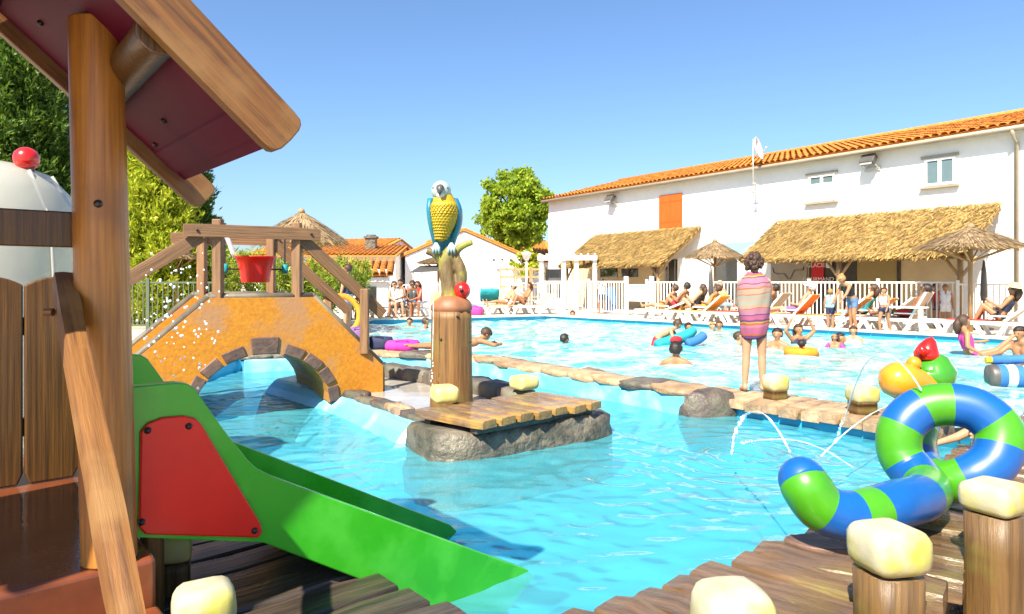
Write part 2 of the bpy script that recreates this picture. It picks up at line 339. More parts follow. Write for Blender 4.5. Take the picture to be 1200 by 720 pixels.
# ---------------------------------------------------------------- people: one remeshed skin per body, clothes and hair as children
def V3(*a): return Vector(a)
def body_caps(tor=(0, 0, 1), head=None, thigh=((0, 0, -1), (0, 0, -1)), shin=((0, 0, -1), (0, 0, -1)), arm=((.18, 0, -1), (.18, 0, -1)), fore=((.06, -.25, -1), (.06, -.25, -1)), fat=1.0, chest=None, face=(0, -1, 0), toe=None):
    """tapered capsules of a figure of height 1 facing -Y; every direction has x pointing outwards to that side"""
    t = Vector(tor).normalized(); c2 = Vector(chest or tor).normalized(); hd = Vector(head or chest or tor).normalized(); X = Vector((1, 0, 0)); fc = Vector(face).normalized()
    pel = Vector((0, 0, 0)); wai = pel + t * .09; che = wai + c2 * .12; nb = che + c2 * .085; nk = nb + hd * .035; hc = nk + hd * .065
    bk = X.cross(c2)                                     # points back for an upright figure
    C = []
    def cap(a, b, r0, r1, lab): C.append((Vector(a), Vector(b), r0, r1, lab))
    for s in (-1, 1):
        sx = X * s
        cap(pel + sx * .035, pel + sx * .045 + bk * .012, .062 * fat, .06 * fat, 'pelvis')
        cap(wai + sx * .03, pel + sx * .035, .052 * fat, .06 * fat, 'waist')
        cap(che + sx * .045, wai + sx * .03, .058 * fat, .052 * fat, 'chest')
        cap(nb + sx * .03, nb + sx * .088 - c2 * .02, .034, .034, 'shoulder')
        cap(che + sx * .05, nb + sx * .05 - c2 * .02, .056, .035, 'chest')
        i = 0 if s < 0 else 1
        def D(v): v = Vector(v).normalized(); return Vector((v.x * s, v.y, v.z))
        h = pel + sx * .052 - t * .015; kn = h + D(thigh[i]) * .235; an = kn + D(shin[i]) * .235
        mid = h + D(thigh[i]) * .12
        cap(h, mid, .052 * fat, .046 * fat, 'thighU'); cap(mid, kn, .046 * fat, .034, 'thighL'); cap(kn, kn + D(shin[i]) * .09, .033, .033, 'shin'); cap(kn + D(shin[i]) * .09, an, .033, .021, 'shin')
        td = Vector(toe) if toe else (Vector((.25 * s, -1, -.12)) if abs(D(shin[i]).z) > .6 else Vector((.2 * s, -.3, .9)))
        td.normalize(); cap(an - td * .018 + D(shin[i]) * .012, an + td * .085 + D(shin[i]) * .018, .022, .016, 'foot')
        sh = nb + sx * .103 - c2 * .025; el = sh + D(arm[i]) * .16; wr = el + D(fore[i]) * .14
        cap(sh, el, .032, .026, 'armU'); cap(el, wr, .026, .018, 'fore')
        fd = D(fore[i]); sd = fd.cross(X); sd = sd.normalized() if sd.length > .1 else Vector((0, 0, 1))
        cap(wr, wr + fd * .04, .018, .02, 'hand'); cap(wr + fd * .035, wr + fd * .09, .015, .009, 'hand'); cap(wr + fd * .03 + sd * .01, wr + fd * .085 + sd * .022, .011, .007, 'hand'); cap(wr + fd * .01, wr + fd * .05 - sd * .035, .011, .007, 'hand')
    cap(nb - c2 * .01, nk + hd * .02, .034, .03, 'neck')
    f2 = (fc - hd * fc.dot(hd)).normalized(); sd = hd.cross(f2)
    cap(hc - f2 * .012 + hd * .012, hc + f2 * .01 + hd * .012, .056, .05, 'head'); cap(hc + f2 * .022 - hd * .028, hc + f2 * .026 - hd * .045, .036, .026, 'head')
    cap(hc + f2 * .058 + hd * .006, hc + f2 * .068 - hd * .014, .008, .011, 'head')
    for s in (-1, 1): cap(hc + sd * s * .056 + hd * .004, hc + sd * s * .06 - hd * .014, .012, .009, 'head')
    return C, dict(hc=hc, hd=hd, f=f2, s=sd, nb=nb, pel=pel)
def cap_mesh(C, S, n=10):
    m = MB()
    for (a, b, r0, r1, l) in C:
        d = b - a; L = d.length
        if L < 1e-6: m.ell(a * S, r0 * S, n, 6); continue
        z = d / L; pts = []; rr = []
        for k in (0, .35, .7, .93): pts.append(a - z * r0 * math.sqrt(max(0, 1 - k * k))); rr.append(max(r0 * k, .0005))
        pts.append(a); rr.append(r0); pts.append(b); rr.append(r1)
        for k in (.93, .7, .35, 0): pts.append(b + z * r1 * math.sqrt(max(0, 1 - k * k))); rr.append(max(r1 * k, .0005))
        m.tube([p * S for p in pts], [r * S for r in rr], n)
    return m
def remesh(mb, voxel, smooth=4):
    me = mb.mesh('tmp', [M_['skin0']]); o = bpy.data.objects.new('tmp', me); COL.objects.link(o)
    r = o.modifiers.new('r', 'REMESH'); r.mode = 'VOXEL'; r.voxel_size = voxel; r.use_smooth_shade = True
    if smooth: s = o.modifiers.new('s', 'SMOOTH'); s.factor = .5; s.iterations = smooth
    dg = bpy.context.evaluated_depsgraph_get(); ev = o.evaluated_get(dg)
    out = bpy.data.meshes.new_from_object(ev, depsgraph=dg); out.materials.clear()
    bpy.data.objects.remove(o); bpy.data.meshes.remove(me); return out
def mesh_np(me):
    v = np.empty(len(me.vertices) * 3, np.float32); me.vertices.foreach_get('co', v); v = v.reshape(-1, 3)
    nn = np.empty(len(me.vertices) * 3, np.float32); me.vertices.foreach_get('normal', nn); nn = nn.reshape(-1, 3)
    return v, nn, [tuple(p.vertices) for p in me.polygons]
def nearest_labels(P, C, S):
    best = np.full(len(P), 1e9); lab = np.zeros(len(P), int); par = np.zeros(len(P))
    for i, (a, b, r0, r1, l) in enumerate(C):
        a = np.array(a) * S; b = np.array(b) * S; d = b - a; L2 = max(d @ d, 1e-9)
        t = np.clip(((P - a) @ d) / L2, 0, 1); q = a + t[:, None] * d
        ds = np.linalg.norm(P - q, axis=1) - (r0 + (r1 - r0) * t) * S
        k = ds < best; best[k] = ds[k]; lab[k] = i; par[k] = t[k]
    return lab, par
body_cache = {}
def person(label, loc, rz, H, pose, skin=0, hair='hairb', style='short', clothes=(), anchor='feet', group=None, voxel=None, cap=None, extra=None, glasses=False, cat='person'):
    """loc is where the feet, the seat or (swimmers) the base of the neck stands"""
    voxel = voxel or .0125 * H
    key = repr(sorted(pose.items(), key=str)) + '%.3f %.4f' % (H, voxel)
    if key not in body_cache:
        C, J = body_caps(**pose); me = remesh(cap_mesh(C, H), voxel); body_cache[key] = (C, J, me, mesh_np(me))
    C, J, me, (v, nn, fs) = body_cache[key]
    zmin = float(v[:, 2].min())
    off = {'feet': -zmin, 'seat': .06 * H, 'neck': -J['nb'].z * H}[anchor]
    if anchor == 'lie': off = -zmin
    t = thing('person', label, cat, loc, rz, group)
    b = me.copy(); b.materials.append(M_['skin%d' % skin]); o = link('body', b, t); o.location.z = off
    fa = [f for f in fs]; cen = np.array([v[list(f)].mean(0) for f in fa])
    lab, par = nearest_labels(cen, C, H); names = [c[4] for c in C]
    for (cn, parts, mt) in clothes:
        keep = []
        for i in range(len(fa)):
            nm = names[lab[i]]
            if nm in parts: keep.append(fa[i])
            elif nm + '<' in parts and par[i] < .5: keep.append(fa[i])
        if not keep: continue
        ids = sorted({i for f in keep for i in f}); mp = {i: k for k, i in enumerate(ids)}
        m = MB(); m.add(v[ids] + nn[ids] * .006 * H, [tuple(mp[i] for i in f) for f in keep])
        o2 = link(cn, m.mesh(cn, [M_[mt]], True), t); o2.location.z = off
    hc, hd, f, s = [J[k] for k in ('hc', 'hd', 'f', 's')]
    if style:
        m = MB(); Mx = Matrix((s, f, hd)).transposed(); rr = random.Random(len(label)); nu, nv = 20, 12; vs = []; fs2 = []
        for i in range(nv + 1):
            th = math.pi * i / nv
            for j in range(nu):
                a = 2 * math.pi * j / nu; k = 1.03 + rr.uniform(-.06, .10)
                p = Vector((math.sin(th) * math.cos(a) * .061, math.sin(th) * math.sin(a) * .071, math.cos(th) * .066)) * k
                vs.append((hc + hd * .013 - f * .006 + Mx @ p) * H)
        for i in range(nv):
            for j in range(nu):
                th = math.pi * (i + .5) / nv; a = 2 * math.pi * (j + .5) / nu; y = math.sin(th) * math.sin(a); z = math.cos(th)
                if z > .55 or (y < .3 and z > -.25) or (y < -.25 and z > -.75): fs2.append((i * nu + j, i * nu + (j + 1) % nu, (i + 1) * nu + (j + 1) % nu, (i + 1) * nu + j))
        m.add(vs, fs2)
        if style == 'curly':
            for _ in range(150):
                d = Vector((rr.gauss(0, 1), rr.gauss(0, 1), rr.gauss(0, 1))).normalized()
                if d.y > .35 and d.z < .5 or d.z < -.55: continue
                m.ell((hc + hd * .013 - f * .006 + Mx @ Vector((d.x * .066, d.y * .074, d.z * .072))) * H, rr.uniform(.012, .021) * H, 7, 5)
        if style == 'long':
            m.tube([(hc - f * .045 + hd * .03) * H, (hc - f * .068 - hd * .03) * H, (hc - f * .062 - hd * .09) * H, (hc - f * .06 - hd * .15) * H], [.035 * H, .046 * H, .042 * H, .015 * H], 10)
        if style == 'bun': m.ell((hc - f * .05 + hd * .06) * H, .035 * H, 10, 7)
        o3 = link('hair', m.mesh('hair', [M_[hair]], True), t); o3.location.z = off
    m = MB()
    for k in (-1, 1): m.ell((hc + f * .052 + s * .021 * k + hd * .012) * H, .0055 * H, 8, 6)
    if glasses:
        m.box((hc + f * .058 + hd * .012) * H, (.075 * H, .014 * H, .022 * H), M=Matrix((s, f, hd)).transposed())
    link('sunglasses' if glasses else 'eyes', m.mesh('eyes', [M_['eye']], True), t).location.z = off
    if cap:
        m = MB(); Mx = Matrix((s, f, hd)).transposed()
        if cap[0] == 'sun_hat': m.lathe([(.155 * H, .03 * H), (.15 * H, .036 * H), (.07 * H, .045 * H), (.066 * H, .08 * H), (.04 * H, .098 * H), (.001, .1 * H)], 18, hc * H, M=Mx)
        else:
            m.lathe([(.068 * H, .02 * H), (.068 * H, .045 * H), (.055 * H, .072 * H), (.025 * H, .088 * H), (.001, .09 * H)], 16, hc * H, M=Mx)
            m.box((hc + f * .085 + hd * .028) * H, (.09 * H, .07 * H, .01 * H), M=Mx)
        link(cap[0], m.mesh(cap[0], [M_[cap[1]]], True), t).location.z = off
    return t
STAND = dict()
WALK = dict(thigh=((.05, -.3, -1), (.05, .25, -1)), shin=((0, .1, -1), (0, .45, -1)), arm=((.2, .3, -1), (.2, -.3, -1)), fore=((0, .1, -1), (0, -.6, -1)))
LEAN = dict(tor=(0, -.45, 1), chest=(0, -.7, 1), head=(0, -.7, .9), arm=((.1, -.5, -1), (.2, -.7, -1)), fore=((0, -.6, -1), (0, -.6, -.7)), thigh=((.05, .05, -1), (.08, -.2, -1)), shin=((0, .1, -1), (0, .25, -1)))
SIT = dict(tor=(0, .08, 1), thigh=((.12, -1, .02), (.12, -1, .02)), shin=((0, -.15, -1), (0, -.1, -1)), arm=((.2, -.4, -1), (.2, -.5, -1)), fore=((-.2, -.9, -.35), (-.2, -.9, -.3)))
RECL = dict(tor=(0, .75, .75), chest=(0, .6, .9), head=(0, .3, 1), thigh=((.1, -1, .06), (.14, -1, .12)), shin=((0, -1, -.1), (0, -1, -.15)), arm=((.25, -.1, -1), (.3, -.3, -1)), fore=((.0, -.8, -.1), (-.3, -.8, .1)), face=(0, -1, .1))
KNEE = dict(tor=(0, .6, .9), chest=(0, .45, 1), head=(0, .2, 1), thigh=((.06, -.72, .8), (.08, -.8, .7)), shin=((0, -.5, -1), (0, -.45, -1)), arm=((.2, -.3, -1), (.25, -.6, -.8)), fore=((-.2, -.9, .1), (-.3, -.8, .5)), face=(0, -1, -.1))
SWIM = dict(arm=((.6, -.6, -.55), (.6, -.5, -.6)), fore=((.3, -1, .1), (.2, -1, .15)), thigh=((.1, -.1, -1), (.1, .1, -1)))
ARMUP = dict(arm=((.7, -.2, .7), (.7, -.2, .7)), fore=((-.5, -.1, 1), (-.5, .1, 1)))
LIEF = dict(tor=(0, 1, .06), chest=(0, 1, .18), head=(0, .8, .6), face=(0, .5, -1), thigh=((.1, -1, 0), (.1, -1, 0)), shin=((0, -1, .02), (0, -1, .02)), arm=((.6, .8, -.3), (.6, .8, -.3)), fore=((-.6, .7, 0), (-.6, .7, 0)), toe=(0, -1, .1))
SHORTS = ('pelvis', 'thighU'); TRUNKS = ('pelvis', 'thighU<'); BIKINI = ('pelvis',)
# ---------------------------------------------------------------- layout in plan (metres, camera at the origin looking along +y)
DECK = .25; BW = .12                         # deck height, water height of the big pool (paddling water is 0)
U2 = Vector((.76, .65)); V2 = Vector((-.65, .76))
def hp(a, b, z=0): p = U2 * a + V2 * b; return Vector((p.x, p.y, z))   # playhouse frame: a along the slide, b away from the viewer
FAR = [(-4.7, 20.2), (-4.58, 22.2), (1.25, 25.0), (11.0, 14.7), (20, 5.2)]
WF = [(1.95, 7.6), (.74, 9.15), (-.62, 10.9), (-2.3, 11.75), (-4.4, 11.2)]           # front face of the wall between the two pools
def offset(line, d):
    out = []
    for i, p in enumerate(line):
        a = Vector(line[max(i - 1, 0)]); b = Vector(line[min(i + 1, len(line) - 1)]); t = (b - a).normalized(); n = Vector((-t.y, t.x)); out.append(Vector(p) + n * d)
    return out
WB = [Vector(p) + Vector((.32, .30)) for p in WF[:3]] + [Vector((-2.2, 12.15)), Vector((-4.6, 11.6))]
STF = Vector((2.45, 7.6)); STD = Vector((.647, -.763)); STN = Vector((.763, .647))  # strip: front corner, direction, towards the big pool
WKI = Vector((1.31, 3.5)); WKD = Vector((.76, .65)); WKN = Vector((.65, -.76))      # walkway: inner line, direction, away from the water
HOLE = [(-4.6, 11.4), (-3.1, 13.0)] + FAR + [(20, 1.0), (-2.2, 1.0), (-2.6, 3.6), (-3.0, 5.2), (-3.2, 6.0), (-4.2, 7.4), (-4.7, 10.4)]
ground = sheet('ground', [[(-400, -60), (400, -60), (400, 600), (-400, 600)], HOLE], DECK, M_['deck']); tag(ground, kind='structure')
FLOORZ = -.42
fl = sheet('pool_floor', [HOLE], FLOORZ, M_['liner']); tag(fl, kind='structure')
m = MB(); n = len(HOLE)
for i in range(n):
    a = HOLE[i]; b = HOLE[(i + 1) % n]; m.add([(a[0], a[1], FLOORZ), (b[0], b[1], FLOORZ), (b[0], b[1], DECK - .002), (a[0], a[1], DECK - .002)], [(0, 1, 2, 3)])
tag(m.build('pool_basin', M_['liner']), kind='structure')
# pale edge slabs along the far side of the big pool
edge_me = MB().box((0, 0, 0), (.98, .42, .05)).mesh('slab', [M_['edge']])
root = thing('pool_edge', 'pale stone slab edging along the far side of the swimming pool', 'pool edge', (1.25, 25, DECK))
for i in range(len(FAR) - 1):
    a = Vector(FAR[i]); b = Vector(FAR[i + 1]); L = (b - a).length; d = (b - a) / L; k = max(1, round(L))
    for j in range(k):
        c = a + d * (j + .5) * L / k + Vector((-d.y, d.x)) * .13
        o = link('slab', edge_me, root, True); o.location = (c.x, c.y, DECK + .012 + rnd.uniform(-.003, .003)); o.rotation_euler = (0, 0, math.atan2(d.y, d.x)); o.scale.x = L / k
# water
def water(name, poly, z, res, hf, mt):
    xs = [p[0] for p in poly]; ys = [p[1] for p in poly]
    X = np.arange(min(xs), max(xs) + res, res); Y = np.arange(min(ys), max(ys) + res, res); gx, gy = np.meshgrid(X, Y)
    gz = z + hf(gx, gy); ok = inside(poly, gx[:-1, :-1] + res / 2, gy[:-1, :-1] + res / 2)
    w = gx.shape[1]; idx = np.arange(gx.size).reshape(gx.shape)
    q = np.stack([idx[:-1, :-1][ok], idx[:-1, 1:][ok], idx[1:, 1:][ok], idx[1:, :-1][ok]], 1)
    us, inv = np.unique(q, return_inverse=True); q = inv.reshape(q.shape)
    co = np.stack([gx.ravel()[us], gy.ravel()[us], gz.ravel()[us]], 1).astype(np.float32)
    me = bpy.data.meshes.new(name); me.vertices.add(len(co)); me.vertices.foreach_set('co', co.ravel())
    me.loops.add(q.size); me.loops.foreach_set('vertex_index', q.ravel().astype(np.int32)); me.polygons.add(len(q))
    me.polygons.foreach_set('loop_start', np.arange(0, q.size, 4, dtype=np.int32)); me.polygons.foreach_set('use_smooth', np.ones(len(q), bool))
    me.update(calc_edges=True); me.materials.append(mt); return tag(link(name, me), kind='structure')
def waves(lmin, lmax, amp, n, seed, spread=3.14, head=0):
    r = np.random.RandomState(seed); W = []
    for i in range(n):
        l = lmin * (lmax / lmin) ** r.rand(); a = head + r.uniform(-spread, spread); W.append((2 * math.pi / l * math.cos(a), 2 * math.pi / l * math.sin(a), r.rand() * 6.28, amp * (l / lmax) ** 1.1 * r.uniform(.6, 1.3)))
    def h(x, y):
        z = 0
        xw = x + .06 * np.sin(2.3 * y + 1) + .04 * np.sin(5.1 * x + 2 * y); yw = y + .06 * np.sin(2.7 * x) + .03 * np.sin(6.1 * y - x)
        for kx, ky, p, a in W: z = z + a * np.sin(kx * xw + ky * yw + p)
        return z
    return h
w1 = waves(.10, .55, .0023, 24, 3, 1.0, 1.5); w2 = waves(.35, 1.8, .010, 22, 5)
RINGS = [(at(862, 535, 0), .016), (at(330, 462, 0), .006), (at(545, 640, 0), .008), (at(720, 560, 0), .008), (at(400, 560, 0), .006)]
def hpad(x, y):
    z = w1(x, y)
    for c, a in RINGS:
        r = np.hypot(x - c.x, y - c.y); z = z + a * np.sin(r * 30) * np.exp(-r * 1.6) * np.clip(r * 6, 0, 1)
    return z
PADDLE = [(-4.6, 11.45), (-2.25, 11.95), (-.46, 11.05), (.9, 9.3), (2.1, 7.75), (2.6, 7.75), (3.75, 6.4), (4.1, 6.0), (1.5, 3.3), (.5, 2.5), (-.3, 2.2), (-1.6, 2.2), (-3.1, 5.2), (-3.3, 6.1), (-4.3, 7.4)]
water('paddling_water', PADDLE, 0, .03, hpad, M_['wat'])
BIG = [(-4.6, 11.55), (-3.05, 13.05)] + [(-4.75, 20.2), (-4.65, 22.3), (1.25, 25.1), (11.1, 14.75), (20, 5.2), (20, 1.2), (6.5, 7.0), (4.4, 6.1), (3.0, 7.6), (2.3, 7.8), (.95, 9.35), (-.4, 11.1), (-2.2, 12.0)]
SWPX = [(671, 375), (662, 402), (792, 427), (807, 389), (840, 388), (866, 404), (911, 409), (937, 410), (981, 407), (1000, 402), (775, 405), (1138, 416), (1190, 440), (480, 383)]
def hbig(x, y):
    z = w2(x, y)
    for px, py in SWPX:
        c = at(px, py, BW); r = np.hypot(x - c.x, y - c.y); z = z + .022 * np.sin(r * 13 + px) * np.exp(-r * 1.5)
    return z
water('pool_water', BIG, BW, .06, hbig, M_['wat2'])
# lower terrace outside the walkway
ter = sheet('lower_terrace', [[(.2, 1.05), (19.9, 1.05), (19.9, 4.0), (6.3, 6.9), (4.4, 6.0), (1.75, 3.1), (.8, 2.3)]], -.02, M_['terrace']); tag(ter, kind='structure')

# ---------------------------------------------------------------- pieces: stones and planks
def stone_mesh(name, mt, seed, d=(.42, .30, .16), rough=.03):
    r = random.Random(seed); bm = bmesh.new(); bmesh.ops.create_cube(bm, size=1)
    bmesh.ops.subdivide_edges(bm, edges=bm.edges, cuts=2, use_grid_fill=True)
    for v in bm.verts:
        p = v.co.copy(); q = p.normalized() * .62; k = .42; c = p.lerp(q, k)
        v.co = Vector((c.x * d[0] * 1.1, c.y * d[1] * 1.1, c.z * d[2] * 1.15)) + Vector((r.uniform(-1, 1), r.uniform(-1, 1), r.uniform(-1, 1))) * rough * .55
    me = bpy.data.meshes.new(name); bm.to_mesh(me); bm.free(); me.materials.append(mt); me.polygons.foreach_set('use_smooth', [True] * len(me.polygons)); return me
def plank_mesh(name, mt, L, W, Hh, seed, jit=.012, ns=8, rend=.5):
    r = random.Random(seed); m = MB(); vs = []; fs = []; prof = [(-.5, -.5), (-.5, .30), (-.455, .48), (0, .52), (.455, .48), (.5, .30), (.5, -.5)]; k = len(prof)
    wl = [r.uniform(-1, 1) * jit for _ in range(ns + 1)]; wr = [r.uniform(-1, 1) * jit for _ in range(ns + 1)]; zz = [r.uniform(-1, 1) * jit * .4 for _ in range(ns + 1)]
    for i in range(ns + 1):
        t = i / ns; e = min(t, 1 - t) * L; s = 1 if e > .05 else (.86 + .14 * e / .05); x = -L / 2 + L * t
        for (a, b) in prof:
            y = a * W * s + (wl[i] if a < 0 else wr[i] if a > 0 else 0) * (1 if b > 0 else .5); vs.append((x + r.uniform(-1, 1) * jit * .3, y, b * Hh * (s if b > 0 else 1) + (zz[i] if b > 0 else 0)))
    for i in range(ns):
        for j in range(k): fs.append((i * k + j, i * k + (j + 1) % k, (i + 1) * k + (j + 1) % k, (i + 1) * k + j))
    fs += [tuple(range(k))[::-1], tuple(ns * k + j for j in range(k))]
    m.add(vs, fs); me = m.mesh(name, [mt], True); me.set_sharp_from_angle(angle=R(32)); return me
def place(name, me, parent, p, rz, sc=(1, 1, 1), tilt=(0, 0)):
    o = link(name, me, parent, True); o.location = p; o.rotation_euler = (tilt[0], tilt[1], rz); o.scale = sc; return o
SD = [stone_mesh('stone', M_['stoned'], i) for i in range(4)]; SW = [stone_mesh('stone', M_['stonew'], 10 + i) for i in range(4)]
def stone_line(parent, line, z, step, sc, pick, jz=.012):
    for i in range(len(line) - 1):
        a = Vector(line[i][:2]); b = Vector(line[i + 1][:2]); L = (b - a).length; d = (b - a) / L; k = max(1, round(L / step))
        for j in range(k):
            c = a + d * (j + .5) * L / k; me = pick(c)
            place('stone', me, parent, (c.x, c.y, z + rnd.uniform(-jz, jz)), math.atan2(d.y, d.x) + rnd.uniform(-.06, .06), (L / k / .40, sc[0] * rnd.uniform(.93, 1.07), sc[1] * rnd.uniform(.9, 1.12)), (rnd.uniform(-.05, .05), rnd.uniform(-.05, .05)))
# wall between the pools
wl = thing('pool_wall', 'low blue wall capped with moulded rock between paddling pool and swimming pool', 'wall', (0, 10, 0))
m = MB(); poly = [tuple(p) for p in WF] + [tuple(p) for p in WB[::-1]]
m.prism(poly, FLOORZ + .002, .22).build('liner_wall', M_['linerw'], wl, world=True, bevel=.03)
mid = [(Vector(a[:2]) + Vector(b[:2])) / 2 for a, b in zip(WF, WB)]
stone_line(wl, mid, .24, .5, (1.3, .62), lambda c: rnd.choice(SW if (.2 < c.x < 1.55 and rnd.random() < .92) or rnd.random() < .3 else SD))
place('corner_rock', stone_mesh('corner_rock', M_['stoned'], 40, (.56, .46, .50), .03), wl, (2.2, 7.80, -.02), .05)
# strip with planks where the child stands
st = thing('plank_causeway', 'narrow sandstone plank causeway with blue side wall beside the wrapped child', 'causeway', (2.9, 7.4, 0))
c = STF + STN * .4
poly = [STF + STN * .05 - STD * .35, STF + STN * .05 + STD * 2.0, STF + STN * .75 + STD * 2.0, STF + STN * .75 - STD * .6]
MB().prism([tuple(p) for p in poly], FLOORZ + .003, .09).build('liner_wall', M_['liner'], st, world=True, bevel=.02)
cp = [plank_mesh('plank', M_['stonew'], .86, .22, .10, 60 + i, .014) for i in range(3)]
for i in range(13):
    p = STF + STD * (-.55 + i * .205) + STN * .38
    place('plank', cp[i % 3], st, (p.x, p.y, .14 + rnd.uniform(-.008, .008)), math.atan2(STN.y, STN.x) + rnd.uniform(-.05, .05), (rnd.uniform(.94, 1.06), .98, 1), (0, rnd.uniform(-.015, .015)))
# near walkway of moulded planks
wk = thing('plank_walkway', 'wet grey moulded plank walkway curving under the snake sculpture', 'walkway', (1.4, 3.2, 0))
PK = [plank_mesh('plank', M_['plank'], .72, .20, .10, 70 + i, .016, 8) for i in range(5)]
path = crom([(-.35, 1.92), (.1, 2.14), (.58, 2.40), (1.08, 2.74), (1.64, 3.14), (2.34, 3.74), (3.10, 4.44), (4.08, 5.33), (5.28, 6.38)], 14)
s = 0; last = None; mids = []
for i in range(1, len(path)):
    seg = path[i] - path[i - 1]; L = np.hypot(*seg[:2])
    s += L
    if s > .212: s -= .212; mids.append((path[i], math.atan2(seg[1], seg[0])))
for i, (p, a) in enumerate(mids):
    skew = -.30 if p[0] > .6 else -.15
    place('plank', PK[i % 5], wk, (p[0] + rnd.uniform(-.01, .01), p[1] + rnd.uniform(-.01, .01), .20 + rnd.uniform(-.006, .006)), a - math.pi / 2 + .25 + rnd.uniform(-.03, .03), (rnd.uniform(.95, 1.06), 1, 1), (rnd.uniform(-.02, .02), rnd.uniform(-.01, .01)))
base = [tuple(Vector(p[:2]) + Vector((-math.sin(a), math.cos(a))) * .30) for p, a in mids] + [tuple(Vector(p[:2]) - Vector((-math.sin(a), math.cos(a))) * .27) for p, a in mids[::-1]]
MB().prism(base, FLOORZ + .004, .148).build('support_wall', M_['rock'], wk, world=True)
# capped posts
cap_me = None
def rounded(name, mt, d, bev, seed, seg=3, jit=.006):
    r = random.Random(seed); bm = bmesh.new(); bmesh.ops.create_cube(bm, size=1)
    for v in bm.verts: v.co = Vector((v.co.x * d[0], v.co.y * d[1], v.co.z * d[2])) + Vector([r.uniform(-1, 1) * jit for _ in range(3)])
    bmesh.ops.bevel(bm, geom=bm.edges[:], offset=bev, segments=seg, affect='EDGES', profile=.6)
    for v in bm.verts: v.co += Vector([r.uniform(-1, 1) * jit * .3 for _ in range(3)])
    me = bpy.data.meshes.new(name); bm.to_mesh(me); bm.free(); me.materials.append(mt); me.polygons.foreach_set('use_smooth', [True] * len(me.polygons)); return me
def capped_post(label, p, ztop, w, ch, zbot, rz, capm='cap', postm='mossp', group=None, seed=1, round_=False):
    t = thing('capped_post', label, 'post', (p[0], p[1], zbot), rz, group)
    if ztop - ch - zbot > .02:
        r = w * .43; prof = [(r * 1.03, 0), (r, .05), (r * .97, (ztop - zbot) * .5), (r, ztop - ch - zbot)]
        m = MB(); vs = []; n = 24
        for (rr, z) in prof:
            for j in range(n):
                a = 2 * math.pi * j / n; k = 1 / (abs(math.cos(a)) ** 4 + abs(math.sin(a)) ** 4) ** .25
                vs.append((rr * k * math.cos(a), rr * k * math.sin(a), z))
        fs = [(i * n + j, i * n + (j + 1) % n, (i + 1) * n + (j + 1) % n, (i + 1) * n + j) for i in range(len(prof) - 1) for j in range(n)] + [tuple(range(n))[::-1], tuple(range((len(prof) - 1) * n, len(prof) * n))]
        m.add(vs, fs).build('shaft', M_[postm], t, smooth=True)
    o = link('cap', rounded('cap', M_[capm], (w * .96, w * .96, ch * .95), min(w, ch) * .40, seed, 4, w * .02), t); o.location = (0, 0, ztop - zbot - ch / 2)
    return t
capped_post('cream capped round post at the walkway edge in front of the snake belly', (1.35, 2.45), .63, .228, .17, -.02, .2, seed=1)
capped_post('cream capped post at the walkway edge beside the snake coil', (2.12, 3.0), .625, .235, .14, -.02, .5, seed=2)
capped_post('cream capped post at the walkway end with only its rounded cap showing', (.64, 1.97), .63, .22, .2, -.02, .1, seed=3)
capped_post('white capped short post at the feet of the wrapped child', (2.94, 7.62), .47, .25, .2, .18, .3, seed=4)
capped_post('greyish capped short post on the causeway behind the water jets', (3.50, 6.82), .47, .27, .19, .18, .1, seed=5)
# ---------------------------------------------------------------- island with wet floor, coping and plank platform
isl = thing('paddling_island', 'blue sided island in the paddling pool with wet floor and rock coping', 'island', (-1.4, 8.2, 0))
IP = [(-3.2, 9.35), (-2.0, 8.0), (-.93, 6.45), (-.3, 6.3), (.62, 6.75), (.3, 7.3), (-.25, 8.05), (-1.07, 9.05), (-1.84, 9.8), (-2.5, 10.15), (-3.05, 9.7)]
def flare(e): return [(p[0] - e * (.8 if i < 3 else 0), p[1] - e * (.62 if i < 3 else 0)) for i, p in enumerate(IP)]
rings = [(flare(.34), FLOORZ + .005), (flare(.22), -.05), (flare(.12), .08), (flare(.05), .15), (flare(0), .172)]; k = len(IP)
MB().add([(p[0], p[1], z) for r_, z in rings for p in r_], [(i * k + j, i * k + (j + 1) % k, (i + 1) * k + (j + 1) % k, (i + 1) * k + j) for i in range(4) for j in range(k)] + [tuple(4 * k + j for j in range(k))]).build('liner_wall', M_['linerw'], isl, world=True)
IPf = [(p[0] * .96 - .06, (p[1] - 8) * .96 + 8) for p in IP]
sheet('wet_floor', [[(-2.7, 9.2), (-1.9, 8.2), (-.85, 6.6), (-.3, 6.4), (.35, 6.9), (.1, 7.25), (-.4, 7.95), (-1.15, 8.85), (-1.9, 9.55), (-2.4, 9.75)]], .176, M_['wetfloor'], isl).matrix_parent_inverse = wm(isl).inverted()
stone_line(isl, [(-1.95, 8.1), (-1.45, 7.38), (-.83, 6.5)], .18, .36, (.6, .5), lambda c: rnd.choice(SD + SW[:2]))
stone_line(isl, [(-2.55, 10.0), (-1.84, 9.72), (-1.07, 8.97), (-.3, 8.02), (.15, 7.4)], .22, .45, (.85, 1.25), lambda c: rnd.choice(SD))
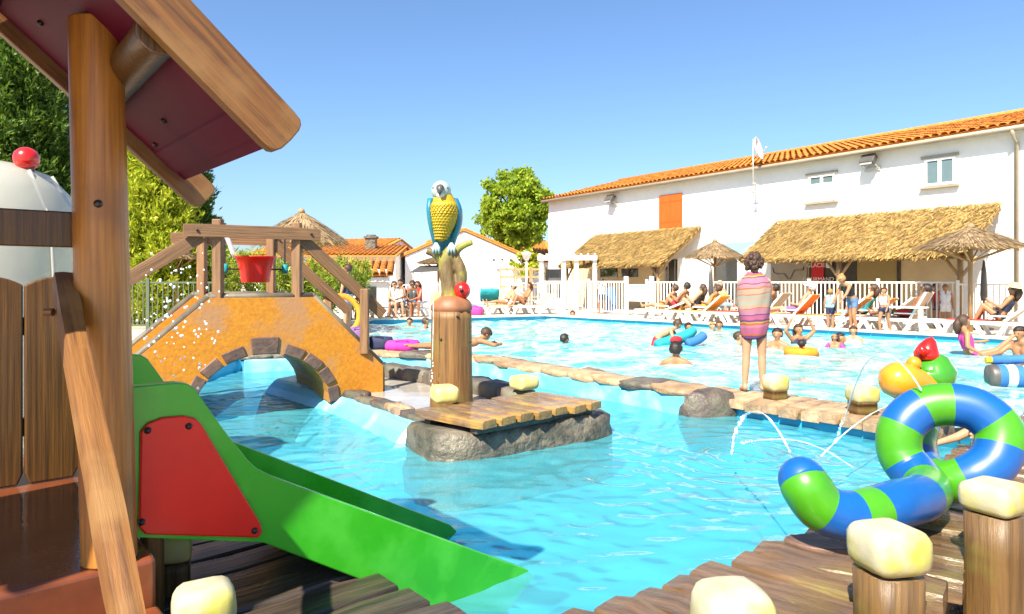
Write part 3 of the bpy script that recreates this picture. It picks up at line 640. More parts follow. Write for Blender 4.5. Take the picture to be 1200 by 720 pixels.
# platform on a rock base
pf = thing('plank_platform', 'wet ochre plank platform on a grey rock base beside the parrot post', 'platform', (-.1, 6.4, 0))
bm = bmesh.new(); outl = crom([(-.98, 6.2), (-.68, 5.72), (-.3, 5.75), (.3, 6.15), (.94, 6.62), (.92, 6.95), (.55, 7.15)], 5)
m = MB(); k = len(outl); vs = []; rr = random.Random(5)
zs = [FLOORZ, -.2, -.08, .02, .1, .17, .215]; ins = [0, 0, .01, .0, .015, .03, .07]; cen = np.array((0, 6.9))
for zi, z in enumerate(zs):
    for p in outl:
        q = np.array(p); dv = (cen - q); dv = dv / np.linalg.norm(dv)
        q = q + dv * (ins[zi] + rr.uniform(-.022, .022)); vs.append((q[0], q[1], z + rr.uniform(-.012, .012)))
fs = [(i * k + j, i * k + j + 1, (i + 1) * k + j + 1, (i + 1) * k + j) for i in range(len(zs) - 1) for j in range(k - 1)]
fs.append(tuple((len(zs) - 1) * k + j for j in range(k)))
m.add(vs, fs).build('rock_base', M_['rock'], pf, smooth=True, world=True)
c0 = Vector((-.876, 6.2)); ed = (Vector((.86, 6.62)) - Vector((-.29, 5.66))); pd = Vector((-.29, 5.66)) - c0; eL = ed.length; ed = ed / eL; pL = pd.length; pd = pd / pL
mb = MB(); a = c0 + pd * .1 + ed * .05; b = a + ed * (eL - .1)
mb.beam((a.x, a.y, .245), (b.x, b.y, .245), .09, .06); a = c0 + pd * (pL - .1) + ed * .05; b = a + ed * (eL - .1); mb.beam((a.x, a.y, .245), (b.x, b.y, .245), .09, .06)
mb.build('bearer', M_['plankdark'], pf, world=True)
PP = [plank_mesh('plank', M_['plank2'], pL + .04, eL / 7 - .012, .07, 90 + i, .010, 6) for i in range(4)]
for i in range(7):
    c = c0 + ed * (i + .5) * eL / 7 + pd * (pL / 2)
    place('plank', PP[i % 4], pf, (c.x, c.y, .31 + rnd.uniform(-.005, .005)), math.atan2(pd.y, pd.x) + rnd.uniform(-.02, .02), (rnd.uniform(.97, 1.04), 1, 1), (rnd.uniform(-.02, .02), 0))
p = at(521, 472, .345); capped_post('yellow rounded post cap on the platform beside the parrot post', (p.x, p.y), .345 + .17, .26, .17, .345, .4, 'capy', seed=8)
p = at(614, 458, .345); capped_post('yellow rounded post cap at the far edge of the plank platform', (p.x, p.y + .1), .345 + .15, .27, .15, .345, .6, 'capy', seed=9)

# ---------------------------------------------------------------- totem post and parrot
PX, PY = -.62, 7.0
tp = thing('carved_post', 'thick carved wooden post with domed top carrying the parrot', 'post', (PX, PY, .17))
m = MB(); nn_ = 28; vs = []; rr = random.Random(3); prof = [(.225, 0), (.22, .1), (.212, .5), (.208, .95), (.206, 1.03)]
g = [1 - (.05 if j % 7 == 3 else 0) + rr.uniform(-.012, .012) for j in range(nn_)]
def gl(prof, c=(0, 0)):
    vs = [(r * g[j] * math.cos(2 * math.pi * j / nn_), r * g[j] * math.sin(2 * math.pi * j / nn_), z) for r, z in prof for j in range(nn_)]
    k = len(prof); return vs, [(i * nn_ + j, i * nn_ + (j + 1) % nn_, (i + 1) * nn_ + (j + 1) % nn_, (i + 1) * nn_ + j) for i in range(k - 1) for j in range(nn_)] + [tuple(range(nn_))[::-1], tuple(range((k - 1) * nn_, k * nn_))]
m.add(*gl(prof)).build('shaft', M_['totem'], tp, smooth=True)
MB().add(*gl([(.19, 1.0), (.216, 1.045), (.214, 1.075), (.19, 1.13), (.13, 1.175), (.05, 1.19)])).build('domed_top', M_['totemtop'], tp, smooth=True)
m = MB()
for a, z in ((-1.2, .98), (-2.0, .75), (-.4, .72), (-1.5, .3)): MB().ell((.212 * math.cos(a), .212 * math.sin(a), z), .014, 8, 6).build('bolt', M_['rubber'], tp, smooth=True)
zt = 1.355
pr = thing('parrot_statue', 'blue and yellow parrot statue perched on a painted branch above the post', 'statue', (PX, PY, zt))
def pq(px, py, dy=0): q = ad(px, py, PY + dy); return Vector((q.x - PX, dy, q.z - zt))
m = MB()
m.tube(crom([pq(527, 352), pq(526, 335), pq(523, 318), pq(524, 303), pq(530, 290)], 3), [.10, .09, .085, .082, .08, .08, .08, .08, .08, .078, .07, .06, .045], 12)
m.tube(crom([pq(526, 312), pq(516, 303), pq(508, 297), pq(500, 294)], 3), [.05, .05, .05, .048, .046, .044, .042, .042, .042, .042], 10)
m.tube(crom([pq(528, 305), pq(536, 293), pq(545, 287), pq(554, 284)], 3), [.045, .045, .043, .042, .04, .038, .036, .035, .035, .034], 10)
m.tube(crom([pq(533, 300), pq(541, 320), pq(538, 340), pq(531, 352)], 3), [.05, .055, .058, .06, .06, .06, .058, .055, .05, .045], 10)
bp = remesh(m, .012, 6); bp.materials.append(M_['perch']); link('branch', bp, pr)
m = MB(); m.tube(crom([pq(516, 283, .03), pq(519, 268, .02), pq(521, 252, 0), pq(520, 238, -.02), pq(518, 228, -.03)], 4), [.03, .05, .072, .09, .105, .12, .13, .138, .143, .145, .142, .136, .126, .115, .105, .098, .09], 16)
bb = remesh(m, .012, 4); bb.materials.append(M_['yellow']); link('breast', bb, pr)
# overlapping breast feathers
fm = MB(); ax = crom([pq(516, 283, .03), pq(519, 268, .02), pq(521, 252, 0), pq(520, 240, -.02)], 5); rad = np.interp(np.linspace(0, 1, len(ax)), [0, .25, .5, .75, 1], [.04, .085, .122, .143, .135])
for i in range(2, len(ax)):
    for j in range(9):
        a = -math.pi / 2 + (j - 4 + (.5 if i % 2 else 0)) * .27
        c = Vector(ax[i]) + Vector((math.cos(a), math.sin(a), 0)) * (rad[i] - .008); n = Vector((math.cos(a), math.sin(a), .55)).normalized()
        fm.ell(c, (.024, .034, .011), 8, 5, M=frame_to(n))
tag(fm.build('feathers', M_['yellow'], pr, smooth=True), kind='stuff')
hm = MB(); h0 = pq(517, 224, -.04); hm.ell(h0, (.102, .115, .105), 16, 12); hm.ell(h0 + Vector((0, .04, -.06)), (.09, .09, .09), 14, 10)
hb = remesh(hm, .012, 5); hb.materials.append(M_['pgrey']); hd_ = link('head', hb, pr)
m = MB(); bc = h0 + Vector((.0, -.10, .02)); m.tube([bc + Vector((0, .03, 0)), bc + Vector((0, -.02, -.005)), bc + Vector((0, -.045, -.04)), bc + Vector((0, -.035, -.085))], [.042, .040, .028, .004], 10)
m.build('beak', M_['pdark'], hd_, smooth=True)
m = MB(); [m.ell(h0 + Vector((s_ * .07, -.07, .02)), .012, 8, 6) for s_ in (-1, 1)]; m.build('eyes', M_['eye'], hd_, smooth=True)
m = MB(); m.ell(h0 + Vector((0, -.075, -.035)), (.05, .03, .05), 10, 8); m.build('cheek_patch', M_['cwhite'], hd_, smooth=True)
m = MB(); m.tube(crom([pq(519, 234, .09), pq(523, 255, .13), pq(522, 280, .14), pq(524, 302, .15)], 4), [.06, .09, .12, .13, .135, .135, .13, .12, .11, .095, .08, .06, .03], 14); m.build('back', M_['pblue'], pr, smooth=True)
for s_ in (-1, 1):
    m = MB(); sh = pq(518 + s_ * 14, 232, .0)
    pts = [sh, pq(520 + s_ * 17, 245, .0), pq(521 + s_ * 16, 262, .03), pq(520 + s_ * 11, 280, .06), pq(519 + s_ * 7, 294, .09)]
    P5 = crom([tuple(p) for p in pts], 3); r5 = np.interp(np.linspace(0, 1, len(P5)), [0, .2, .5, .8, 1], [.04, .095, .115, .085, .03]); vs = []; n = 10
    for q, r_ in zip(P5, r5): vs += [(q[0] + .036 * math.cos(2 * math.pi * j / n), q[1] + r_ * math.sin(2 * math.pi * j / n) + .06, q[2]) for j in range(n)]
    m.add(vs, [(i * n + j, i * n + (j + 1) % n, (i + 1) * n + (j + 1) % n, (i + 1) * n + j) for i in range(len(P5) - 1) for j in range(n)] + [tuple(range(n)), tuple(range((len(P5) - 1) * n, len(P5) * n))])
    m.build('wing', M_['pblue'], pr, smooth=True)
m = MB(); m.tube([pq(524, 290, .12), pq(527, 312, .16), pq(530, 338, .17)], [.06, .05, .02], 10); m.build('tail', M_['perch'], pr, smooth=True)
for s_ in (-1, 1):
    m = MB()
    for k in (-1, 0, 1): m.tube([pq(520 + s_ * 9, 286, -.03), pq(520 + s_ * 9 + k * 3, 291, -.085), pq(520 + s_ * 9 + k * 3.5, 298, -.075)], [.02, .018, .008], 8)
    m.build('foot', M_['pgrey'], pr, smooth=True)
rb = thing('spray_ball', 'red ball water sprayer beside the foot of the parrot branch', 'sprayer', tuple(ad(542, 351, PY)))
m = MB(); m.ell((0, -.04, .09), (.085, .085, .09), 16, 12); m.build('ball', M_['catr'], rb, smooth=True)
m = MB(); m.tube([(0, -.115, .095), (0, -.14, .095)], .02, 10); m.tube([(0, -.02, 0), (0, -.02, -.1)], .02, 8); m.build('nozzle', M_['rubber'], rb, smooth=True)
fn = thing('spray_shell', 'small pale yellow shell sprayer on the post top beside the branch', 'sprayer', tuple(ad(513, 353, PY - .05)))
m = MB()
for k in range(7):
    a = R(120 + k * 18); m.tube([(.03, 0, 0), (.03 + .1 * math.cos(a), 0, .02 + .1 * math.sin(a))], [.012, .026], 8)
m.build('shell', M_['capy'], fn, smooth=True)
MB().tube([(.03, 0, .02), (.03, 0, -.06)], .015, 8).build('stem', M_['catg'], fn)

# ---------------------------------------------------------------- arched bridge
BS = 1.075; BO = Vector((-3.07, 6.65)) * BS; BD = Vector((.857, .514)); BN = Vector((-.514, .857))   # left springing of the arch, along, across
br = thing('arched_bridge', 'ochre rendered arched toy bridge with timber rails over the paddling pool', 'bridge', (BO.x, BO.y, 0))
def bpnt(a, w, z): p = BO + BD * (a * BS) + BN * (w * BS); return Vector((p.x, p.y, 1.5 - (1.5 - z) * BS))
TOP = 1.335
outer = [(-1.05, -.42), (-1.05, .30), (.12, TOP), (1.13, TOP), (1.90, .56), (1.90, .265)]
arch = [(.635 + .665 * math.cos(t), .20 + .56 * math.sin(t)) for t in np.linspace(0, math.pi, 17)]
prof = outer[:6] + [(1.36, .265), (1.30, .2)] + arch[1:-1] + [(-.03, .2), (-.03, -.42)]
def bridge_side(name, w0, w1):
    k = len(prof); m = MB()
    tr = tessellate_polygon([[Vector((p[0], p[1], 0)) for p in prof]])
    vs = [bpnt(a, w0, z) for a, z in prof] + [bpnt(a, w1, z) for a, z in prof]
    fs = [t for t in tr] + [tuple(k + i for i in t[::-1]) for t in tr] + [(i, (i + 1) % k, k + (i + 1) % k, k + i) for i in range(k)]
    return m.add(vs, fs).build(name, M_['ochre'], br, world=True)
bridge_side('parapet', 0, .12); bridge_side('parapet', 1.28, 1.4)
deckp = [(-1.05, .12), (-1.0, .17), (.15, 1.02), (1.1, 1.02), (1.88, .30), (1.88, .27), (1.36, .27), (1.30, .21)] + [(a, z) for a, z in arch[1:-1]] + [(-.03, .2), (-.03, -.3), (-1.05, -.3)]
k = len(deckp); tr = tessellate_polygon([[Vector((p[0], p[1], 0)) for p in deckp]])
vs = [bpnt(a, .118, z - .004) for a, z in deckp] + [bpnt(a, 1.282, z - .004) for a, z in deckp]
MB().add(vs, [t for t in tr] + [tuple(k + i for i in t[::-1]) for t in tr] + [(i, (i + 1) % k, k + (i + 1) % k, k + i) for i in range(k)]).build('arch_deck', M_['ochre'], br, world=True)
for w in (.06, 1.34):                         # rounded grey trim along the top of each parapet
    line = [(-1.05, .31), (.11, TOP + .008), (1.14, TOP + .008), (1.90, .57), (1.905, .27)]
    m = MB()
    for i in range(len(line) - 1): m.tube([bpnt(line[i][0], w, line[i][1]), bpnt(line[i + 1][0], w, line[i + 1][1])], .042, 10)
    for q in line[1:-1]: m.ell(bpnt(q[0], w, q[1]), .043, 10, 8)
    m.build('parapet_trim', M_['trim'], br, smooth=True, world=True)
tb = [R(x) for x in (9, 28, 47, 66, 90, 114, 134, 153, 171)]; hw = [R(x) for x in (8, 8.3, 8.5, 8.6, 10.5, 9, 8.6, 8.3, 8)]
for side, w in ((-1, -.022), (1, 1.402)):
    for k, t in enumerate(tb):
        m = MB(); key = k == 4; r0, r1 = .0, (.18 if key else .12); pts = []
        for rr_, s_ in ((0.006, -1), (r1, -1), (r1, 1), (.006, 1)):
            tt = t + s_ * hw[k] * (1.0 if rr_ < .05 else .92); e = (.635 + (.665 + rr_) * math.cos(tt), .20 + (.56 + rr_) * math.sin(tt)); pts.append(e)
        vs = [bpnt(a, w, z) for a, z in pts] + [bpnt(a, w + .03, z) for a, z in pts]
        m.add(vs, [(0, 1, 2, 3), (7, 6, 5, 4), (0, 4, 5, 1), (1, 5, 6, 2), (2, 6, 7, 3), (3, 7, 4, 0)]).build('arch_stone', M_['brick'], br, world=True, bevel=.012)
ZR = 2.0
def bar(name, p, q, w, h, mt='rail'):        # a timber of its own, grain along its length
    p = Vector(p); q = Vector(q); L = (q - p).length; d = (q - p) / L
    me = plank_mesh(name, M_[mt], L, w, h, int(L * 977) % 91, .004, 6); o = link(name, me, br, True)
    x = d; y = Vector((0, 0, 1)).cross(x)
    if y.length < .01: y = Vector((0, 1, 0))
    y.normalize(); z = x.cross(y); o.matrix_basis = Matrix.Translation((p + q) / 2) @ Matrix((x, y, z)).transposed().to_4x4(); return o
def bbar(a0, z0, a1, z1, w, name='rail', wd=.055, h=.135): return bar(name, bpnt(a0, w, z0), bpnt(a1, w, z1), wd, h)
for w, sg in ((.06, -1), (1.34, 1)):
    off = sg * .055
    bbar(-.12, ZR, 1.20, ZR, w + off, 'top_rail'); bbar(.05, ZR - .05, -1.0, 1.23, w, 'sloping_rail'); bbar(1.0, ZR - .03, 1.93, 1.13, w, 'sloping_rail')
    for a in (.20, .97):
        m = MB().beam(bpnt(a, w, TOP - .04), bpnt(a, w, ZR + .12), .10, .10); m.build('rail_post', M_['railv'], br, world=True, bevel=.012)
    m = MB().beam(bpnt(1.69, w + off, .70), bpnt(1.69, w + off, 1.42), .10, .09); m.build('rail_post', M_['railv'], br, world=True, bevel=.012)
    for q in ((0.0, ZR), (1.1, ZR)):
        c = bpnt(q[0], w + off + sg * .03, q[1]); link('bolt', MB().ell(c, .015, 8, 6).mesh('bolt', [M_['rubber']], True), br, True)
bk = thing('tipping_bucket', 'red tipping bucket hung between the timber rails of the bridge', 'bucket', tuple(bpnt(.62, .42, 1.63)))
m = MB(); m.lathe([(.155, -.15), (.175, .0), (.215, .13), (.235, .135), (.235, .15), (.21, .15), (.17, 0), (.15, -.13), (.001, -.13)], 24); m.lathe([(.001, -.152), (.155, -.15)], 24); m.build('bowl', M_['red'], bk, smooth=True)
m = MB(); bx = Vector((BD.x, BD.y, 0)); m.tube([bx * -.33, bx * .33], .010, 6)
for s_ in (-1, 1): m.tube([bx * s_ * .33 + Vector((0, 0, .03)), bx * s_ * .33 + Vector((0, 0, .48))], .010, 6)
m.build('hanger_rod', M_['rubber'], bk)
for s_ in (-1, 1): m = MB(); m.lathe([(.03, -.05), (.036, -.02), (.036, .05), (.02, .06)], 10, bx * s_ * .33); m.build('green_swivel', M_['teal'], bk, smooth=True)
jt = tag(MB().tube(crom([bpnt(.28, .4, 1.98), bpnt(.34, .4, 1.94), bpnt(.40, .42, 1.78)], 4), [.02] * 4 + [.026] * 5, 8).build('water_spout', M_['jet'], smooth=True), 'short white spout of water falling into the red bucket', 'water jet')
ds = MB(); rr = random.Random(21)
for i in range(120):
    q = ad(rr.gauss(205, 28), rr.gauss(375, 34), rr.uniform(5.6, 6.2)); ds.ell(q, rr.uniform(.006, .014), 6, 4)
tag(ds.build('water_drops', M_['drop'], smooth=True), 'white droplets splashing in front of the bridge ramp', 'splash', kind='stuff')

# ---------------------------------------------------------------- playhouse in the left foreground
PFZ = .60
ph = thing('playhouse', 'timber playhouse with maroon roof and brown platform at the top of the slide', 'playhouse', tuple(hp(-.2, 3.1, DECK)))
m = MB(); q = [hp(.57, 2.45), hp(.57, 4.3), hp(-2.2, 4.3), hp(-2.2, 2.45)]; m.prism([(p.x, p.y) for p in q], -.3, PFZ); m.build('platform', M_['brown'], ph, world=True, bevel=.02)
q = [hp(.585, 2.30), hp(.585, 2.452), hp(-2.2, 2.452), hp(-2.2, 2.30)]
# leaning front post
pb = hp(.445, 2.52, PFZ); pt = pb + Vector((.0, 0, 0)) + Vector((-.045, 0, 1.74))
m = MB(); m.tube([pb, pb.lerp(pt, .35), pb.lerp(pt, .7), pt], [.080, .080, .079, .078], 28); m.build('post', M_['post'], ph, smooth=True, world=True, bevel=.008)
link('bolt', MB().ell(ad(115, 239, 2.135), .013, 10, 8).mesh('bolt', [M_['rubber']], True), ph, True)
# horizontal rail, palisade boards
m = MB().beam(hp(.40, 2.58, 1.665), hp(-1.2, 2.58, 1.665), .05, .112); m.build('cross_rail', M_['board'], ph, world=True, bevel=.006)
m = MB(); poly = []
W_ = .205; hb_ = .9
for i in range(9):
    t = i / 8; poly.append((-W_ / 2 + W_ * t, hb_ / 2 + .035 * math.sin(math.pi * t) - .015))
prof_ = [(-W_ / 2 + .02, -hb_ / 2 + .004), (W_ / 2 - .02, -hb_ / 2 + .004), (W_ / 2, -hb_ / 2 + .05)] + poly[::-1] + [(-W_ / 2, -hb_ / 2 + .05)]
bmb = MB().wall(prof_, Matrix.Identity(4), .035); bme = bmb.mesh('board', [M_['board']])
for i in range(6):
    c = hp(.425 - i * .21, 3.68, PFZ + .02 + hb_ / 2 - .02); o = link('board', bme, ph, True); o.location = c; o.rotation_euler = (0, 0, math.atan2(U2.y, U2.x) + rnd.uniform(-.03, .03))
    bv = o.modifiers.new('b', 'BEVEL'); bv.width = .008; bv.segments = 2
m = MB().beam(hp(.55, 3.74, .85), hp(-.95, 3.74, .85), .04, .08); m.beam(hp(.55, 3.74, 1.3), hp(-.95, 3.74, 1.3), .04, .08); m.build('board_rail', M_['board'], ph, world=True)
# stair handrail
hr0 = hp(.33, 2.62, 1.50); hr1 = hp(.31, 1.50, .77); L = (hr1 - hr0).length
me = plank_mesh('handrail', M_['beam'], L, .062, .085, 5, .003, 8); o = link('handrail', me, ph, True); x = (hr1 - hr0) / L; y = Vector((0, 0, 1)).cross(x).normalized(); o.matrix_basis = Matrix.Translation((hr0 + hr1) / 2) @ Matrix((x, y, x.cross(y))).transposed().to_4x4()
for s_ in (-1, 1): link('bolt', MB().tube([ad(74, 366, 2.08) + Vector((s_ * .03, 0, 0)), ad(74, 366, 2.08) + Vector((s_ * .055, 0, 0))], .012, 10).mesh('bolt', [M_['beam']]), ph, True)
for i in range(3):
    q = [hp(.57, 2.44 - i * .25 - .25), hp(.57, 2.44 - i * .25), hp(-.6, 2.44 - i * .25), hp(-.6, 2.44 - i * .25 - .25)]
    m = MB().prism([(p.x, p.y) for p in q], -.02, PFZ - .15 * (i + 1)); m.build('step', M_['brown'], ph, world=True, bevel=.015)
# roof
def roofz(a): return 1.955 + (.82 - a) * .88
RB0, RB1, RID = 2.10, 3.20, .20
def slab(a0, z0, a1, z1, b0, b1, th): return [hp(a0, b0, z0), hp(a1, b0, z1), hp(a1, b1, z1), hp(a0, b1, z0), hp(a0, b0, z0 + th), hp(a1, b0, z1 + th), hp(a1, b1, z1 + th), hp(a0, b1, z0 + th)]
BXF = [(0, 1, 2, 3), (7, 6, 5, 4), (0, 4, 5, 1), (1, 5, 6, 2), (2, 6, 7, 3), (3, 7, 4, 0)]
zr = roofz(RID)
MB().add(slab(.84, roofz(.84), RID, zr, RB0 + .04, RB1 - .04, .03), BXF).build('roof_panel', M_['maroon'], ph, world=True)
MB().add(slab(RID - .003, zr, -.75, zr - .85, RB0 + .04, RB1 - .04, .03), BXF).build('roof_panel', M_['maroon'], ph, world=True)
MB().add(slab(.80, roofz(.80) - .012, .72, roofz(.72) - .012, RB0 + .06, RB1 - .06, .012), BXF).build('roof_batten', M_['maroon'], ph, world=True)
def vbeam(b, a0, z0, a1, z1, h, w, seed):
    p = hp(a0, b, z0); q = hp(a1, b, z1); L = (q - p).length; x = (q - p) / L; y = Vector((0, 0, 1)).cross(x).normalized(); n = 14; vs = []
    m = MB(); prof = []
    for k in range(9): t = math.pi * k / 8; prof.append((-L / 2 + h * .3 - h * .36 * math.sin(t) ** .6, -h / 2 * math.copysign(abs(math.cos(t)) ** .6, math.cos(t))))
    prof = prof + [(L / 2, h / 2), (L / 2, -h / 2)]
    m.wall(prof[::-1], Matrix.Translation((0, -w / 2, 0)), w)
    o = m.build('verge_board', M_['beam'], ph, world=True, bevel=.006); o.matrix_basis = Matrix.Translation((p + q) / 2) @ Matrix((x, y, x.cross(y))).transposed().to_4x4()
vbeam(RB0, .86, roofz(.86) + .03, RID, zr + .03, .15, .05, 1); vbeam(RB1, .94, roofz(.94) + .02, RID, zr + .02, .13, .05, 2)
vbeam(RB0, -.75, zr - .82, RID, zr + .03, .15, .05, 3)
m = MB().tube([hp(.50, RB0 + .03, roofz(.50) - .03), hp(.50, RB1 - .1, roofz(.50) - .05)], .062, 18); m.build('purlin', M_['board'], ph, smooth=True, world=True, bevel=.006)
for q in ((.66, 2.75), (.7, 3.05), (.3, 2.9)): link('bolt', MB().ell(hp(q[0], q[1], roofz(q[0]) - .004), .011, 8, 6).mesh('bolt', [M_['rubber']], True), ph, True)

# ---------------------------------------------------------------- slide
sd = thing('slide', 'green plastic slide with red side panel running into the paddling pool', 'slide', tuple(hp(1.2, 2.98, DECK)))
B0, B1 = 2.64, 3.32
def fpx(px, py):
    kx = (px - 600) / F; o_ = hp(0, B0 - .03)   # intersect the pixel's ray with the slide's near face
    a = (o_.x - kx * o_.y) / (kx * U2.y - U2.x); p = hp(a, B0 - .03); return a, EYE - (py - HOR) / F * p.y
wall_top = [(.52, 1.14)] + [fpx(*q) for q in ((206, 449), (220, 450), (228, 455), (262, 503), (292, 541), (304, 551), (322, 560), (360, 574), (450, 607), (560, 647), (619, 668))] + [(2.39, -.03)]; wall_bot = [(1.95, -.06), (.98, .495), (.94, .507), (.52, .628)]
bed = crom([(.52, .92), (.72, .90), (.90, .68), (1.05, .56), (1.9, .04), (2.33, -.16)], 5)
poly = wall_top + [(2.2, -.16), (1.8, -.02)] + wall_bot[1:]
for b, nm, up_ in ((B0, 'side_wall', 0), (B1, 'side_wall', .045)):
    k = len(poly); tr = tessellate_polygon([[Vector((p[0], p[1], 0)) for p in poly]])
    vs = [hp(a, b - .026, z + up_) for a, z in poly] + [hp(a, b + .04, z + up_) for a, z in poly]
    MB().add(vs, [t for t in tr] + [tuple(k + i for i in t[::-1]) for t in tr] + [(i, (i + 1) % k, k + (i + 1) % k, k + i) for i in range(k)]).build(nm, M_['green'], sd, world=True, bevel=.026, seg=5, angle=50)
k = len(bed); vs = [hp(a, B0, z) for a, z in bed] + [hp(a, B1, z) for a, z in bed] + [hp(a, B0, z - .03) for a, z in bed] + [hp(a, B1, z - .03) for a, z in bed]
MB().add(vs, [(i, i + 1, k + i + 1, k + i) for i in range(k - 1)] + [(2 * k + i, 3 * k + i, 3 * k + i + 1, 2 * k + i + 1) for i in range(k - 1)]).build('bed', M_['green'], sd, smooth=True, world=True)
rp = [fpx(*q) for q in ((164, 506), (172, 496), (190, 489), (214, 487), (228, 490), (236, 498), (304, 612), (307, 622), (302, 630), (170, 626), (162, 618))]
k = len(rp); vs = [hp(a, B0 - .042, z) for a, z in rp] + [hp(a, B0 - .0265, z) for a, z in rp]
pan = MB().add(vs, [tuple(range(k)), tuple(range(k, 2 * k))[::-1]] + [(i, k + i, k + (i + 1) % k, (i + 1) % k) for i in range(k)]).build('side_panel', M_['red'], sd, world=True, bevel=.008, seg=3)
for q in ((172, 504), (220, 499), (165, 611), (297, 621)):
    a, z = fpx(*q); link('bolt', MB().ell(hp(a, B0 - .043, z), (.012, .012, .012), 10, 8).mesh('bolt', [M_['rubber']], True), pan, True)
for b in (B0 + .1, B1 - .1): MB().tube([hp(.62, b, .2), hp(.62, b, .9)], .04, 10).build('leg', M_['totem'], sd, smooth=True, world=True)
# dark deck under the slide
dk = thing('slide_deck', 'dark wet plank deck beneath the green slide', 'deck', tuple(hp(1.0, 2.5, 0)))
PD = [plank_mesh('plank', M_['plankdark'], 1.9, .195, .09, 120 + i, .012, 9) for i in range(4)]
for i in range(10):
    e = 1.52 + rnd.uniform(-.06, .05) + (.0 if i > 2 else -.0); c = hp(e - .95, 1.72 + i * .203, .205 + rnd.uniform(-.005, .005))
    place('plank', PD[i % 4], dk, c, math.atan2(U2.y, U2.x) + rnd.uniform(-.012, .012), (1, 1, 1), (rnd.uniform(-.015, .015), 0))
q = [hp(1.42, 1.7), hp(1.42, 3.6), hp(-.4, 3.6), hp(-.4, 1.7)]; MB().prism([(p.x, p.y) for p in q], FLOORZ + .006, .155).build('support_wall', M_['rock'], dk, world=True)
p = at(240, 700, .45); capped_post('cream capped low post beside the brown playhouse step', (-1.0, 2.22), .52, .2, .15, .2, .5, seed=11)
p = at(205, 640, .4); capped_post('yellowed low post standing beneath the slide next to the playhouse', (-1.36, 2.76), .47, .13, .1, .2, .4, 'capy', seed=12)
lg = thing('log_stub', 'cut log stub with pale end grain at the foot of the handrail', 'log', (-.93, 1.95, .2))
m = MB(); m.lathe([(.10, 0), (.098, .21), (.092, .225)], 20); m.build('bark', M_['post'], lg, smooth=True, bevel=.004); MB().lathe([(.001, .2262), (.09, .2258)], 20).build('end_grain', M_['stonew'], lg)

# ---------------------------------------------------------------- white tank behind the playhouse
tk = thing('water_tank', 'large milky white plastic water tank behind the palisade boards', 'tank', (-3.42, 4.45, DECK))
m = MB(); m.lathe([(.50, 0), (.54, .1), (.54, 1.3), (.52, 1.62), (.46, 1.83), (.34, 1.96), (.18, 2.02), (.001, 2.03)], 36); m.build('shell', M_['tank'], tk, smooth=True)
for i in range(5):
    a = R(-150 + 45 * i); m = MB(); m.tube([(.545 * math.cos(a), .545 * math.sin(a), .1), (.545 * math.cos(a), .545 * math.sin(a), 1.3), (.52 * math.cos(a), .52 * math.sin(a), 1.64), (.35 * math.cos(a), .35 * math.sin(a), 1.96)], .012, 6); m.build('seam', M_['tank'], tk, smooth=True)
m = MB(); m.tube([(.56, -.1, 1.02), (.60, -.12, 1.02)], .05, 10); m.build('tap', M_['red'], tk, smooth=True)
bl = thing('red_ball', 'small red ball on a stalk on top of the white tank', 'ball', (-3.13, 4.4, 2.16))
m = MB(); m.ell((0, 0, .13), .075, 16, 12); m.build('ball', M_['catr'], bl, smooth=True); MB().tube([(.02, 0, -.06), (.02, 0, .07)], .03, 8).build('stalk', M_['brick'], bl)
# ---------------------------------------------------------------- snake sculpture
sk = thing('snake_sculpture', 'glossy blue and green banded snake sculpture coiled on the walkway', 'sculpture', (1.6, 3.3, DECK))
raw = [(937, 557, 3.16, .104), (941, 564, 3.15, .108), (946, 573, 3.13, .113), (962, 594, 3.12, .112), (990, 604, 3.12, .110), (1022, 600, 3.16, .110), (1052, 591, 3.25, .112), (1078, 584, 3.38, .112),
       (1087, 574, 3.56, .114), (1072, 556, 3.72, .118), (1055, 532, 3.80, .116), (1056, 502, 3.82, .117), (1078, 480, 3.82, .117), (1112, 474, 3.78, .117), (1147, 482, 3.72, .118), (1171, 506, 3.66, .119), (1166, 538, 3.62, .117), (1140, 558, 3.62, .114), (1108, 564, 3.70, .112), (1084, 551, 3.88, .105), (1078, 525, 4.06, .09), (1086, 500, 4.2, .07), (1100, 488, 4.28, .04)]
pts = [tuple(ad(x, y, d)) + (r,) for x, y, d, r in raw]; cr = crom(pts, 16)
tip = Vector(cr[0][:3]); dr = (Vector(cr[0][:3]) - Vector(cr[9][:3])).normalized()
ring = [tuple(tip + dr * e) + (r,) for e, r in ((.082, .003), (.078, .03), (.066, .058), (.046, .08), (.022, .096))] + [tuple(c) for c in cr]
# colour bands: boundaries given in control-point steps
bands = [-1, .9, 3.1, 4.35, 5.1, 7.0, 8.3, 9.6, 11.0, 12.0, 13.0, 14.5, 15.5, 17.2, 18.4, 19.6, 20.8, 99]
def mf(i, j):
    t = (i - 5) / 16; k = 0
    while bands[k + 1] < t: k += 1
    return k % 2
m = MB(); m.tube([r[:3] for r in ring], [r[3] for r in ring], 26, True, mf=mf); m.build('body', [M_['snb'], M_['sng']], sk, smooth=True, world=True)
q = at(975, 640, DECK); m = MB()
m.prism([(q.x + .20 * math.cos(t) * (1 + .12 * math.sin(3 * t)), q.y + .02 + .11 * math.sin(t)) for t in np.linspace(0, 6.1, 20)], .235, .268); m.build('foot_plate', M_['brick'], sk, world=True, bevel=.008)
q = at(1105, 585, DECK); m = MB(); m.prism([(q.x + .16 * math.cos(t), q.y + .02 + .1 * math.sin(t)) for t in np.linspace(0, 6.0, 16)], .235, .265); m.build('foot_plate', M_['brick'], sk, world=True, bevel=.008)
